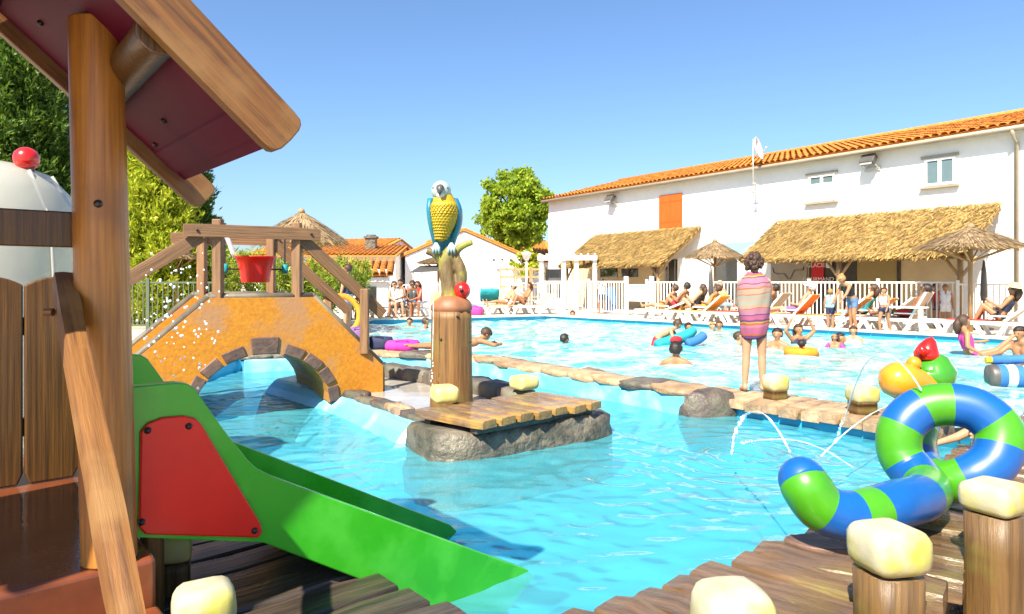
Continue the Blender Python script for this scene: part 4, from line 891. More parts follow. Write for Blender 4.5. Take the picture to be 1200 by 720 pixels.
# bird-like fountain figure behind the snake
cb = thing('bird_sculpture', 'red green and orange glossy bird fountain figure behind the snake', 'sculpture', tuple(ad(1075, 490, 6.0).xy) + (DECK,))
def cw(px, py, d=6.0): return ad(px, py, d)
m = MB(); m.tube([cw(1080, 452), cw(1090, 444), cw(1093, 434), cw(1090, 424), cw(1086, 418)], [.17, .195, .19, .14, .08], 20); m.ell(cw(1092, 440), (.185, .18, .17), 20, 14); m.build('body', M_['catg'], cb, smooth=True, world=True)
m = MB(); m.tube([cw(1086, 421), cw(1086, 415), cw(1088, 407), cw(1091, 399), cw(1092, 395)], [.10, .105, .08, .045, .006], 18)
m.tube([cw(1083, 414, 5.95), cw(1078, 405, 5.95)], [.06, .01], 12); m.build('hood', M_['catr'], cb, smooth=True, world=True)
m = MB(); m.tube([cw(1033, 447, 5.85), cw(1037, 447, 5.85), cw(1048, 446, 5.85), cw(1060, 446, 5.87), cw(1075, 449, 5.88), cw(1088, 455, 5.9), cw(1102, 462, 5.9)], [.05, .11, .155, .155, .12, .10, .05], 20); m.build('belly', M_['cato'], cb, smooth=True, world=True)
m = MB(); m.ell(cw(1071, 426, 5.9), .06, 12, 10); m.build('arm', M_['cato'], cb, smooth=True, world=True)
m = MB(); q = cw(1068, 462, 5.9); m.tube([q, (q.x, q.y, .14)], .05, 12); m.lathe([(.14, .14), (.13, .18), (.05, .2)], 14, (q.x, q.y, 0)); m.build('stand', M_['brick'], cb, smooth=True, world=True)
# water jets
def jet(label, pts, r0, r1, drops=0, seed=1):
    P = crom([tuple(p) for p in pts], 10); rr = random.Random(seed); n = len(P); m = MB(); i = 0
    rad = [(r0 + (r1 - r0) * k / n) * rr.uniform(.55, 1.5) for k in range(n)]; cut = n - drops
    t = thing('water_jet', label, 'water jet', P[0][:3]); MB().tube(P[:cut], rad[:cut], 7).build('stream', M_['jet'], t, smooth=True, world=True)
    if not drops: return t
    for k in range(cut, n): m.ell(Vector(P[k]) + Vector([rr.uniform(-.008, .008) for _ in range(3)]), (r1 * rr.uniform(1, 1.7), r1 * rr.uniform(1, 1.7), r1 * rr.uniform(1.5, 3)), 7, 5)
    tag(m.build('drops', M_['drop'], t, smooth=True, world=True), kind='stuff'); return t
jet('thin arc of water rising from the top of the snake coil', [ad(1080, 458, 3.75), ad(1066, 437, 3.8), ad(1046, 418, 3.9), ad(1028, 416, 4.0), ad(1012, 430, 4.2), ad(1000, 458, 4.4), ad(990, 490, 4.6), ad(978, 520, 4.7)], .004, .005, 9, 1)
jet('thin arc of water spouting from the snake head', [ad(926, 530, 3.17), ad(912, 505, 3.3), ad(896, 486, 3.5), ad(882, 483, 3.8), ad(870, 490, 4.2), ad(862, 508, 4.6), ad(857, 532, 5.2)], .004, .006, 22, 2)
jet('straight thin water jet from the bird figure past the grey post', [ad(1048, 472, 5.85), ad(1020, 486, 5.3), ad(990, 508, 4.9), ad(962, 535, 4.6)], .004, .005, 0, 3)
jet('faint low water jet crossing behind the snake head', [ad(1000, 548, 4.6), ad(965, 527, 4.9), ad(930, 516, 5.2), ad(890, 516, 5.4), ad(868, 520, 5.6)], .003, .004, 8, 4)
jet('thin stream of drops running down the parrot post', [ad(508, 352, 6.72), ad(507.5, 390, 6.72), ad(506.5, 430, 6.72), ad(506, 460, 6.72)], .003, .005, 12, 5)
# ---------------------------------------------------------------- child in the striped towel
kp = at(884, 459, .19)
KH = 1.64 * (159 / 800 * kp.y) / 1.64 + .02
kid = person('child wrapped in a striped towel standing on the causeway looking across the pool', kp, R(168), KH, dict(thigh=((.03, 0, -1), (.05, .02, -1)), shin=((.02, .03, -1), (.06, .04, -1)), arm=((.1, -.2, -1), (.1, -.2, -1)), fore=((-.6, -.9, .2), (-.6, -.9, .2)), fat=.96, face=(-.35, -1, .0)), 1, 'hairb', 'curly', voxel=.014)
m = MB(); rr = random.Random(2); nz_, na = 34, 56; vs = []
hz = np.linspace(.865, .405, nz_) * KH
wx = np.interp(hz / KH, [.40, .46, .55, .62, .70, .76, .80, .84, .868], [.086, .100, .112, .122, .126, .124, .114, .076, .045]) * KH
wy = np.interp(hz / KH, [.40, .46, .55, .62, .72, .78, .82, .845, .868], [.076, .086, .092, .098, .102, .094, .075, .056, .045]) * KH
for i in range(nz_):
    for j in range(na):
        a = 2 * math.pi * j / na; z = hz[i]
        fold = .04 * math.sin(3 * a + 5 * z + 1) * math.sin(7 * z + a) + .022 * math.sin(7 * a - 9 * z + 2 * math.sin(3 * z)) + .022 * math.sin(19 * z + 2.6 * a + math.sin(2 * a)) * max(0, math.sin(a + 1)) + .05 * max(0, math.cos(a - .5)) * math.exp(-((z / KH - .63) / .05) ** 2)
        k = 1 + fold * (1 if i > 2 else .4)
        sk_ = .03 * math.sin(a + .6) * (i / nz_)          # hem hangs lower on one side
        vs.append((wx[i] * k * math.cos(a), wy[i] * k * math.sin(a) - .005, z - sk_ * KH * .8))
fs = [(i * na + j, i * na + (j + 1) % na, (i + 1) * na + (j + 1) % na, (i + 1) * na + j) for i in range(nz_ - 1) for j in range(na)]
def towelmat():
    m, t, b, out = nodes('striped_towel'); L = t.links
    tc = N(t, 'ShaderNodeTexCoord'); sp = N(t, 'ShaderNodeSeparateXYZ'); L.new(tc.outputs['Object'], sp.inputs[0])
    nz = N(t, 'ShaderNodeTexNoise', i_Scale=5.0, i_Detail=2.0); L.new(tc.outputs['Object'], nz.inputs['Vector'])
    ma = N(t, 'ShaderNodeMath', operation='MULTIPLY_ADD'); L.new(nz.outputs[0], ma.inputs[0]); ma.inputs[1].default_value = .06; L.new(sp.outputs[2], ma.inputs[2])
    sx = N(t, 'ShaderNodeMath', operation='MULTIPLY_ADD'); L.new(sp.outputs[0], sx.inputs[0]); sx.inputs[1].default_value = .09; L.new(ma.outputs[0], sx.inputs[2])
    mr = N(t, 'ShaderNodeMapRange'); L.new(sx.outputs[0], mr.inputs[0]); mr.inputs[1].default_value = .40 * KH + .03; mr.inputs[2].default_value = .875 * KH + .03
    rp = N(t, 'ShaderNodeValToRGB'); L.new(mr.outputs[0], rp.inputs[0]); cr_ = rp.color_ramp; cr_.interpolation = 'CONSTANT'
    pk, pu, ye, og, cr2, lg_ = (0.302, 0.0792, 0.158), (0.0936, 0.036, 0.115), (0.346, 0.216, 0.0576), (0.331, 0.0864, 0.0216), (0.317, 0.216, 0.158), (0.245, 0.245, 0.194)
    st_ = [(0, pu), (.035, og), (.055, pk), (.15, (0.331, 0.137, 0.187)), (.19, og), (.215, ye), (.235, pu), (.265, pk), (.33, pu), (.345, (0.317, 0.137, 0.187)), (.43, og), (.445, cr2), (.50, lg_), (.56, cr2), (.60, lg_), (.645, og), (.66, cr2), (.73, og), (.745, (0.324, 0.158, 0.173)), (.80, pu), (.815, (0.317, 0.13, 0.187)), (.90, pu), (.915, ye), (.94, og), (.955, pk)]
    while len(cr_.elements) > 1: cr_.elements.remove(cr_.elements[-1])
    cr_.elements[0].position = 0; cr_.elements[0].color = c4(st_[0][1])
    for p, c in st_[1:]: e = cr_.elements.new(p); e.color = c4(c)
    L.new(rp.outputs[0], b.inputs['Base Color']); b.inputs['Roughness'].default_value = .95
    n2 = N(t, 'ShaderNodeTexNoise', i_Scale=160.0); L.new(tc.outputs['Object'], n2.inputs['Vector']); bp = N(t, 'ShaderNodeBump', i_Strength=.4, i_Distance=.004); L.new(n2.outputs[0], bp.inputs['Height']); L.new(bp.outputs[0], b.inputs['Normal'])
    return m
kid.scale = (.88, .95, 1)
o = m.add(vs, fs).build('towel', towelmat(), kid, smooth=True)
sm = o.modifiers.new('s', 'SOLIDIFY'); sm.thickness = .012; sm.offset = 1
# towel corner pulled across the right arm
# child reaching out behind the snake coil
# ---------------------------------------------------------------- long white building with tiled roof
FA = Vector((1.96, 36.5)); FT = Vector((.5748, -.8185)); FR = math.atan2(FT.y, FT.x)     # far corner, along the front; local y runs into the building
EAVE = 5.83
def fs_(px): k = (px - 600) / F; y = 27.59 / (k + .7023); return (36.5 - y) / .8185, y          # pixel column -> position along the front, distance
def fz(px, py): return EYE - (py - HOR) / F * fs_(px)[1]
bd = thing('white_building', 'long white rendered building with orange barrel tile roof beside the pool', 'building', (FA.x, FA.y, DECK), FR)
LZ = -DECK
m = MB(); SL = 30; hd2 = 5.3; rise = 1.36
m.box((SL / 2, hd2, (EAVE - DECK) / 2), (SL, hd2 * 2, EAVE - DECK)); m.build('wall', M_['white'], bd)
m = MB(); m.add([(0, 0, EAVE + LZ), (0, 2 * hd2, EAVE + LZ), (0, hd2, EAVE + LZ + rise), (.25, 0, EAVE + LZ), (.25, 2 * hd2, EAVE + LZ), (.25, hd2, EAVE + LZ + rise)], [(0, 1, 2), (5, 4, 3), (0, 2, 5, 3), (2, 1, 4, 5)]); m.build('gable', M_['white'], bd)
m = MB(); z0 = EAVE + LZ
m.add([(-.12, -.34, z0 - .02), (SL, -.34, z0 - .02), (SL, hd2, z0 + rise + .06), (-.12, hd2, z0 + rise + .06), (SL, 2 * hd2 + .3, z0), (-.12, 2 * hd2 + .3, z0)], [(0, 1, 2, 3), (3, 2, 4, 5)]); m.build('roof_deck', M_['tileflat'], bd)
def tiles(parent, x0, x1, ya, za, yb, zb, pitch=.25, rl=.4, r=.10, mt='tile'):      # barrel tiles from eave (ya, za) up to ridge (yb, zb), local
    nc = int((x1 - x0) / pitch); L = math.hypot(yb - ya, zb - za); nr = int(L / rl); dy = (yb - ya) / L; dz = (zb - za) / L; V = []
    for c in range(nc):
        for k in range(nr + 1):
            x = x0 + (c + .5) * pitch + rnd.uniform(-.008, .008); s0 = k * rl - .05; s1 = min(s0 + rl + .05, L); e0 = .035 + rnd.uniform(-.008, .008); e1 = .012
            P0 = []; P1 = []
            for j in range(6):
                t = math.pi * j / 5; w = r * math.cos(t); h = r * .75 * math.sin(t)
                P0.append((x + w * 1.08, ya + dy * s0 - dz * (h + e0), za + dz * s0 + dy * (h + e0))); P1.append((x + w * .92, ya + dy * s1 - dz * (h + e1), za + dz * s1 + dy * (h + e1)))
            V.append((P0, P1))
    me = bpy.data.meshes.new('roof_tiles'); vs = []; fs = []
    for P0, P1 in V:
        b = len(vs); vs += P0 + P1; fs += [(b + j, b + j + 1, b + 6 + j + 1, b + 6 + j) for j in range(5)]
    me.from_pydata(vs, [], fs); me.polygons.foreach_set('use_smooth', [True] * len(fs)); me.materials.append(M_[mt]); return tag(link('roof_tiles', me, parent), kind='stuff')
tiles(bd, -.1, SL, -.38, z0 + .01, hd2, z0 + rise + .09)
m = MB(); m.tube([(-.12, hd2, z0 + rise + .14), (SL, hd2, z0 + rise + .14)], .13, 10); m.build('ridge_tiles', M_['tile'], bd, smooth=True)
m = MB(); m.tube([(-.1, -.40, z0 - .09), (SL, -.40, z0 - .09)], .07, 10); m.box((SL / 2, -.17, z0 - .07), (SL, .3, .05)); m.build('gutter', M_['gutter'], bd, smooth=True)
def win(name, px0, px1, py0, py1, kind):
    a, ya = fs_(px0); b, yb = fs_(px1); zt_ = fz((px0 + px1) / 2, py0) + LZ; zb_ = fz((px0 + px1) / 2, py1) + LZ; c = (a + b) / 2; w = b - a; h = zt_ - zb_
    if kind == 'shutter':
        for s in (-1, 1):
            mm = MB(); mm.box((c + s * w / 4, -.035, (zt_ + zb_) / 2), (w / 2 - .01, .05, h)); p = mm.build('shutter', M_['orange'], bd, bevel=.006)
            for zz in (.2, .8): MB().box((c + s * w / 4, -.066, zb_ + h * zz), (w / 2 - .06, .012, .05)).build('batten', M_['orange'], p)
        return
    mm = MB(); fw = .07
    for s in (-1, 1): mm.box((c + s * (w / 2 - fw / 2), -.02, (zt_ + zb_) / 2), (fw, .06, h))
    for zz in (zt_ - fw / 2, zb_ + fw / 2): mm.box((c, -.02, zz), (w - 2 * fw, .058, fw))
    mm.box((c, -.02, (zt_ + zb_) / 2), (fw * 1.3, .056, h - 2 * fw)); f = mm.build('window', M_['wshut'], bd)
    for s in (-1, 1): MB().box((c + s * w / 4, -.004, (zt_ + zb_) / 2), (w / 2 - fw, .012, h - 2 * fw)).build('pane', M_['wglass'], f)
    if kind == 'blind':
        mm = MB()
        for i in range(9): mm.box((c, -.03, zb_ + fw + (i + .5) * (h - .36) / 9), (w - 2.2 * fw, .02, (h - .36) / 9 - .012))
        mm.build('blind', M_['wshut'], f)
    MB().box((c, -.07, zb_ - .06), (w + .22, .18, .06)).build('sill', M_['gutter'], f); MB().box((c, -.035, zt_ + .05), (w + .18, .09, .09)).build('lintel', M_['gutter'], f)
win('w', 773, 800, 228, 268, 'shutter'); win('w', 948, 979, 205, 236, 'blind'); win('w', 1084, 1120, 185, 217, 'glass')
s0, y0 = fs_(1193); m = MB(); m.tube([(s0, -.40, z0 - .1), (s0, -.38, z0 - .25), (s0, -.09, z0 - .45), (s0, -.09, .05)], .055, 10); m.build('downpipe', M_['gutter'], bd, smooth=True)
def onwall(px0, px1, py0, py1, name, mt, dep=.03, parent=None, off=0.0):
    a, _ = fs_(px0); b, _ = fs_(px1); c = (px0 + px1) / 2; zt_ = fz(c, py0) + LZ; zb_ = max(.0, fz(c, py1) + LZ)
    return MB().box(((a + b) / 2, -dep / 2 - off, (zt_ + zb_) / 2), (b - a, dep, zt_ - zb_)).build(name, M_[mt], parent or bd)
onwall(905, 949, 296, 372, 'cream_wall_panel', 'cream', .02); onwall(949, 1004, 296, 372, 'dark_shopfront', 'darkp', .05); onwall(1004.5, 1055, 296, 372, 'olive_wall_panel', 'olive', .02); onwall(1055.5, 1125, 296, 384, 'cream_wall_panel', 'cream', .02)
onwall(1052, 1056, 296, 372, 'door_jamb', 'darkp', .06)
onwall(780, 814, 304, 365, 'shop_window', 'glass', .03); onwall(838, 864, 303, 365, 'shop_window', 'glass', .03); onwall(670, 779, 310, 360, 'cream_wall_panel', 'cream', .02)
onwall(704, 724, 315, 325, 'high_window', 'glass', .05); onwall(729, 748, 315, 325, 'high_window', 'glass', .05); onwall(766, 772, 312, 360, 'door_jamb', 'darkp', .06)
m = MB(); s0 = fs_(823)[0]; m.box((s0, -.5, 1.1), (.9, 1.0, 2.2)); m.build('porch_pier', M_['white'], bd)
for k in range(4): onwall(783 + k * 8, 784.3 + k * 8, 305, 365, 'glazing_bar', 'gutter', .045)
# signs
def text(body, size, parent, loc, rot, mt, name='lettering'):
    cu = bpy.data.curves.new(name, 'FONT'); cu.body = body; cu.size = size; cu.align_x = 'CENTER'; cu.align_y = 'CENTER'; cu.extrude = .003
    o = bpy.data.objects.new(name, cu); COL.objects.link(o); dg = bpy.context.evaluated_depsgraph_get(); me = bpy.data.meshes.new_from_object(o.evaluated_get(dg), depsgraph=dg); bpy.data.objects.remove(o)
    me.materials.clear(); me.materials.append(M_[mt]); r = link(name, me, parent); r.location = loc; r.rotation_euler = rot; return r
def sign(label, px0, px1, py0, py1, mt, off):
    a, ya = fs_(px0); b, yb = fs_(px1); c = (px0 + px1) / 2; zt_ = fz(c, py0); zb_ = fz(c, py1); w = b - a; h = zt_ - zb_; p = FA + FT * (a + b) / 2 - Vector((-FT.y, FT.x)) * off
    t = thing('wall_sign', label, 'sign', (p.x, p.y, (zt_ + zb_) / 2), FR); MB().box((0, 0, 0), (w, .04, h)).build('board', M_[mt], t); return t, w, h
t, w, h = sign('dark red ice cream shop sign with white lettering under the thatch', 953, 967, 307.5, 331, 'cred', .09)
text('GLACIER', .21, t, (.0, -.024, h * .34), (R(90), 0, 0), 'cwhite'); text('GOURMAND', .20, t, (.02, -.024, -h * .36), (R(90), 0, 0), 'cwhite')
MB().box((w * .95, -.02, h * .34), (.2, .02, .2)).build('logo', M_['cwhite'], t)
t, w, h = sign('grey pool depth plan board with a dark outline under the thatch', 905, 947, 307, 332, 'gutter', .075)
m = MB(); ol = [(-.44, .22), (-.40, .0), (-.28, -.08), (-.10, -.06), (.0, -.30), (.06, -.30), (.18, .10), (.30, .10), (.42, .10), (.42, .24)]
ol = [(x * w, -.026, z * h) for x, z in ol]
for i in range(len(ol) - 1): m.beam(ol[i], ol[i + 1], .008, .05, up=(0, 1, 0))
m.build('pool_outline', M_['navy'], t);
m = MB()
for k in range(2): m.box((-w * .2 + k * w * .4, -.022, -h * .42), (w * .3, .006, .02))
m.build('print_line', M_['grey'], t)
onwall(846, 892, 284, 300, 'painted_panel', 'lblue', .012)
# thatched awnings
def thatch(label, pxl, pxr, prot, ridge, eave, posts):
    a = fs_(pxl)[0]; b = fs_(pxr)[0]; p = FA + FT * a; t = thing('thatched_awning', label, 'awning', (p.x, p.y, DECK), FR); W = b - a; rz_, ez = ridge - DECK, eave - DECK
    L = math.hypot(prot, rz_ - ez); dy = -prot / L; dz = (ez - rz_) / L; nrm = np.array((0, dz, -dy)); nrm = nrm if nrm[2] > 0 else -nrm
    m = MB(); th = .14
    m.add([(0, -.03, rz_ - th), (W, -.03, rz_ - th), (W, -prot, ez - .0), (0, -prot, ez - .0), (0, -.03, rz_), (W, -.03, rz_), (W, -prot, ez + th), (0, -prot, ez + th)], BXF); m.build('roof_slab', M_['thatchu'], t)
    n = int(W * 2000); s = nrs.rand(n); s = s * (L + .05); x = nrs.uniform(-.06, W + .06, n); ln = nrs.uniform(.22, .42, n); wd = nrs.uniform(.012, .026, n); lift = nrs.uniform(.02, .12, n); yaw = nrs.normal(0, .3, n)
    c0 = np.stack([x, dy * s, rz_ + dz * s], 1) + nrm * (th * .55 + .10)[..., None] if False else np.stack([x, dy * s, rz_ + dz * s], 1) + nrm[None] * (.06 + lift * .4)[:, None]
    d = np.stack([np.sin(yaw), dy * np.cos(yaw), dz * np.cos(yaw) - .12], 1); d /= np.linalg.norm(d, axis=1)[:, None]; sd_ = np.cross(d, nrm[None]); sd_ /= np.linalg.norm(sd_, axis=1)[:, None]
    tipo = nrm[None] * (lift * .8)[:, None]
    V = np.stack([c0 - sd_ * wd[:, None], c0 + sd_ * wd[:, None], c0 + d * ln[:, None] + sd_ * wd[:, None] * .4 + tipo, c0 + d * ln[:, None] - sd_ * wd[:, None] * .4 + tipo], 1).reshape(-1, 3)
    tag(quads('straw', V, M_['thatch'], t), kind='stuff')
    n = int(W * 420); x = nrs.uniform(-.05, W + .05, n); wd = nrs.uniform(.012, .024, n); ln = nrs.uniform(.12, .30, n); o_ = nrs.uniform(-.08, .1, n)
    c0 = np.stack([x, -prot - .02 + o_ * .8, ez + .13 + o_ * .2], 1); d = np.stack([nrs.normal(0, .12, n), nrs.uniform(-.45, -.1, n), -np.ones(n)], 1); d /= np.linalg.norm(d, axis=1)[:, None]; sx = np.array([[1., 0, 0]])
    V = np.stack([c0 - sx * wd[:, None], c0 + sx * wd[:, None], c0 + d * ln[:, None] + sx * wd[:, None] * .3, c0 + d * ln[:, None] - sx * wd[:, None] * .3], 1).reshape(-1, 3)
    tag(quads('straw_fringe', V, M_['thatch'], t), kind='stuff')
    m = MB(); [m.beam((x_, -.05, rz_ - .2), (x_, -prot + .1, ez - .06), .08, .1) for x_ in (.08, W - .08)]; m.beam((0, -prot + .15, ez - .07), (W, -prot + .15, ez - .07), .1, .12, up=(0, 1, 0)); m.build('frame', M_['ropep'], t)
    for x_ in posts:
        x_ = x_ * W; MB().tube([(x_, -prot + .16, 0), (x_, -prot + .16, ez - .1)], .075, 10).build('post', M_['ropep'], t, smooth=True)
        m = MB(); [m.tube([(x_, -prot + .16, ez - .65), (x_ + s_ * .4, -prot + .16, ez - .08)], .045, 8) for s_ in (-1, 1)]; m.build('brace', M_['ropep'], t, smooth=True)
    return t
thatch('long straw thatched awning over the ice cream shopfront', 915, 1173, 2.25, 3.70, 2.24, (.484, .97))
thatch('shorter straw thatched awning over the bar windows below the orange shutters', 700, 822, 2.25, 3.74, 2.22, (.03, .93))
# wall fittings
def flood(label, px, py):
    s, y = fs_(px); p = FA + FT * s; t = thing('floodlight', label, 'floodlight', (p.x, p.y, fz(px, py)), FR)
    Mx = Matrix.Rotation(R(-35), 3, 'X'); MB().box((0, -.30, .1), (.46, .20, .34), M=Mx).build('housing', M_['grey'], t, bevel=.02); MB().box((0, -.41, .03), (.38, .02, .26), M=Mx).build('lens', M_['steel'], t)
    m = MB(); m.tube([(-.2, -.02, -.18), (-.2, -.28, -.05), (-.2, -.28, .1)], .018, 6); m.tube([(.2, -.02, -.18), (.2, -.28, -.05), (.2, -.28, .1)], .018, 6); m.box((0, -.03, -.18), (.5, .05, .14)); m.build('bracket', M_['steel'], t)
flood('grey floodlight on the white wall near the orange shutters', 720, 236); flood('grey floodlight under the eaves between the two small windows', 1023, 192)
s, y = fs_(893); p = FA + FT * s - Vector((-FT.y, FT.x)) * .55; t = thing('satellite_dish', 'white satellite dish and mast bracketed to the eaves', 'satellite dish', (p.x, p.y, fz(893, 230)), FR)
hh = fz(893, 165) - fz(893, 230); m = MB(); m.tube([(0, 0, 0), (0, 0, hh)], .025, 8)
for z in (.12, .42): m.tube([(0, 0, z), (0, .53, z)], .02, 6); m.tube([(-.1, 0, z), (.1, 0, z)], .03, 6)
m.build('mast', M_['steel'], t, smooth=True)
m = MB(); m.lathe([(.001, 0), (.2, .025), (.36, .09), (.44, .15), (.43, .16), (.35, .1), (.001, .02)], 24, (.12, -.05, hh - .42), M=frame_to((.9, .32, .22))); m.build('dish', M_['wplas'], t, smooth=True)
m = MB(); m.tube([(.15, -.05, hh - .75), (.75, -.28, hh - .5)], .018, 6); m.ell((.75, -.28, hh - .48), .05, 8, 6); m.build('feed_arm', M_['steel'], t, smooth=True)

# ---------------------------------------------------------------- fence panels
def fence(pts, name, label, cat, group, mt, H, sp, pw, step):
    for i in range(len(pts) - 1):
        a = Vector(pts[i]); b = Vector(pts[i + 1]); L = (b - a).length; n = max(1, round(L / step)); rz = math.atan2((b - a).y, (b - a).x)
        proto = None
        for k in range(n):
            c = a + (b - a) * (k / n)
            if proto is None:
                t = thing(name, label, cat, (c.x, c.y, DECK), rz, group); w = L / n
                MB().box((0, 0, H / 2 + .04), (.08, .08, H + .08)).build('post', M_[mt], t)
                for z in (.1, H - .03): MB().box((w / 2, 0, z), (w - .08, .04, .05)).build('rail', M_[mt], t)
                m = MB(); q = int((w - .1) / sp); [m.box((.05 + (j + .5) * (w - .1) / q, 0, H / 2 + .035), (pw, .018, H - .18)) for j in range(q)]
                tag(m.build('pickets', M_[mt], t), kind='stuff'); proto = t
            else: t = copy_tree(proto); t.location = (c.x, c.y, DECK)
def fl_(px, t=0): k = (px - 600) / F; tt = (k * 25.5 - 4.3) / (.717 + .697 * k); return (4.3 + .717 * tt, 25.5 - .697 * tt)
fence([fl_(690), fl_(735)], 'fence_panel', 'white picket pool fence panel between the pergola and the notice board', 'fence', 'white fence by the pergola', 'fencew', 1.27, .115, .035, 1.9)
fence([fl_(758), fl_(1122)], 'fence_panel', 'white picket pool fence panel behind the sun loungers', 'fence', 'white fence behind the loungers', 'fencew', 1.25, .115, .035, 2.0)
fence([fl_(1122), (15.5, 17.0)], 'fence_panel', 'white picket fence panel beyond the long awning post', 'fence', 'fence panels beyond the awning', 'fencew', 1.2, .13, .03, 2.0)
fence([(-13.5, 17.2), (-7.6, 18.3)], 'metal_fence_panel', 'thin dark green metal fence panel in front of the hedge', 'fence', 'green metal fence in front of the hedge', 'fenceg', 1.25, .12, .022, 2.0)
fence([(-4.9, 25.6), (-.9, 27.2)], 'fence_panel', 'white picket fence panel behind the seated group', 'fence', 'white fence by the houses', 'fencew', 1.15, .13, .04, 1.8)
fence([(-.2, 29.0), (2.9, 29.6)], 'fence_panel', 'white picket fence panel in front of the gable house lattice', 'fence', 'white fence by the gable house', 'fencew', 1.2, .13, .04, 1.6)
p = fl_(748); t = thing('notice_board', 'white notice board with pale blue print on the pool fence', 'sign', (p[0], p[1] - .1, DECK), R(-44))
for x in (-.55, .55): MB().box((x, 0, .72), (.14, .1, 1.44)).build('post', M_['wplas'], t)
MB().box((0, .02, .83), (.98, .04, .62)).build('board', M_['wplas'], t)
m = MB(); m.box((0, -.004, 1.07), (.84, .01, .08)); [m.box((-.1 - .05 * (k % 2), -.004, .92 - k * .1), (.6 - .1 * (k % 2), .01, .05)) for k in range(4)]; m.build('print', M_['lblue'], t)

# ---------------------------------------------------------------- houses, pergola, lamp behind the pool
def house(label, c, rz, w, d, h, rise, cat='house', tile='tile', over=.25, pitch=.22):   # gable faces local -y, ridge along y
    t = thing('white_house', label, cat, (c[0], c[1], DECK), rz)
    m = MB(); m.wall([(-w / 2, 0), (w / 2, 0), (w / 2, h), (0, h + rise), (-w / 2, h)], Matrix.Identity(4), d); m.build('wall', M_['white'], t)
    for s in (-1, 1):
        L = math.hypot(w / 2, rise); e = over / L
        x1 = s * (w / 2 + over); z1 = h - rise * over / (w / 2)
        MB().add([(0, -.1, h + rise + .03), (x1, -.1, z1 + .03), (x1, d + .1, z1 + .03), (0, d + .1, h + rise + .03), (0, -.1, h + rise + .11), (x1, -.1, z1 + .11), (x1, d + .1, z1 + .11), (0, d + .1, h + rise + .11)], BXF).build('roof_slab', M_['tileflat'], t)
        # barrel tiles: built along local y, so swap axes through a rotated child
        q = tiles(t, -d, 0, -(w / 2 + over), z1 + .12, 0, h + rise + .12, pitch, .38, .088)
        q.rotation_euler = (0, 0, R(90) if s > 0 else R(-90)); q.location = (0, 0 if s < 0 else 0, 0)
        if s > 0: q.location.y = d
    return t
h1 = house('white gable ended house with orange tiles behind the parrot', (-2.4, 34), R(4), 5.8, 10, 2.5, 1.25)
# left wing with chimney
h2 = house('low white house wing with orange tiles and a stone chimney', (-5.6, 36.0), R(92), 8.0, 5.5, 2.4, .6)
m = MB(); q = Vector(ad(435, 290, 34)); m.box((0, 0, .55), (.5, .5, 1.5)); m.box((0, 0, 1.34), (.62, .62, .1)); m.box((0, 0, 1.42), (.4, .4, .1)); o = m.build('chimney', M_['rock'], h2, world=True); o.location = (q.x, q.y, 2.35)
h3 = house('orange tiled house roof further back behind the low wing', (-7.5, 46), R(75), 8, 9, 2.9, 1.1)
h4 = house('orange tiled house beyond the gable house beside the tree', (2.6, 52), R(95), 9, 9, 2.6, 1.6)
m = MB()
# lattice and openings on the gable house
gl_ = thing('wood_lattice', 'brown wooden lattice screens standing against the gable house', 'screen', (-.55, 31.0, DECK), R(2))
for k in range(3):
    m = MB(); x0 = k * .72
    for z in (.1, .55, 1.0, 1.45, 1.8): m.box((x0 + .34, 0, z), (.64, .04, .10))
    for x in (x0 + .02, x0 + .66): m.box((x, .022, .95), (.06, .05, 1.9))
    m.build('screen_panel', M_['ropep'], gl_)
t = thing('wall_vent', 'row of small grey vents on the gable house wall', 'vent', (.0, 33.8, 2.55), R(4))
for k in range(5): MB().box((-.9 + k * .42, -.02, .03 * (k % 2)), (.12, .06, .12)).build('vent', M_['grey'], t)
m = MB()
# dark awning with posts
aw = thing('shade_awning', 'flat grey shade awning on thin posts in front of the white house', 'awning', (-3.6, 30.5, DECK))
MB().add([(-.8, -.9, 1.62), (.75, -.9, 1.70), (.95, .6, 1.95), (-.6, .6, 1.90), (-.8, -.9, 1.68), (.75, -.9, 1.76), (.95, .6, 2.01), (-.6, .6, 1.96)], BXF).build('canopy', M_['grey'], aw)
for x, y in ((-.7, -.8), (.65, -.8), (.85, .5), (-.5, .5)): MB().tube([(x, y, 0), (x, y, 1.7)], .025, 6).build('pole', M_['steel'], aw)
# shed with tiled roof at left
sh = thing('pool_shed', 'small white shed with orange tiled lean-to roof behind the bridge', 'shed', (-6.1, 25.2, DECK), R(8))
MB().box((0, 1.0, .85), (3.0, 2.0, 1.7)).build('wall', M_['white'], sh); MB().box((.0, -.1, 1.32), (3.1, .16, .16)).build('fascia', M_['white'], sh)
MB().add([(-1.7, -.3, 1.45), (1.7, -.3, 1.45), (1.7, 2.1, 2.02), (-1.7, 2.1, 2.02), (-1.7, -.3, 1.5), (1.7, -.3, 1.5), (1.7, 2.1, 2.07), (-1.7, 2.1, 2.07)], BXF).build('roof_slab', M_['tileflat'], sh)
tiles(sh, -1.7, 1.7, -.38, 1.52, 2.1, 2.1, .26, .4, .11)
m = MB(); [m.box((-.9 + i * .6, -.012, .8), (.35, .03, .5)) for i in range(4)]; m.build('window', M_['glass'], sh)
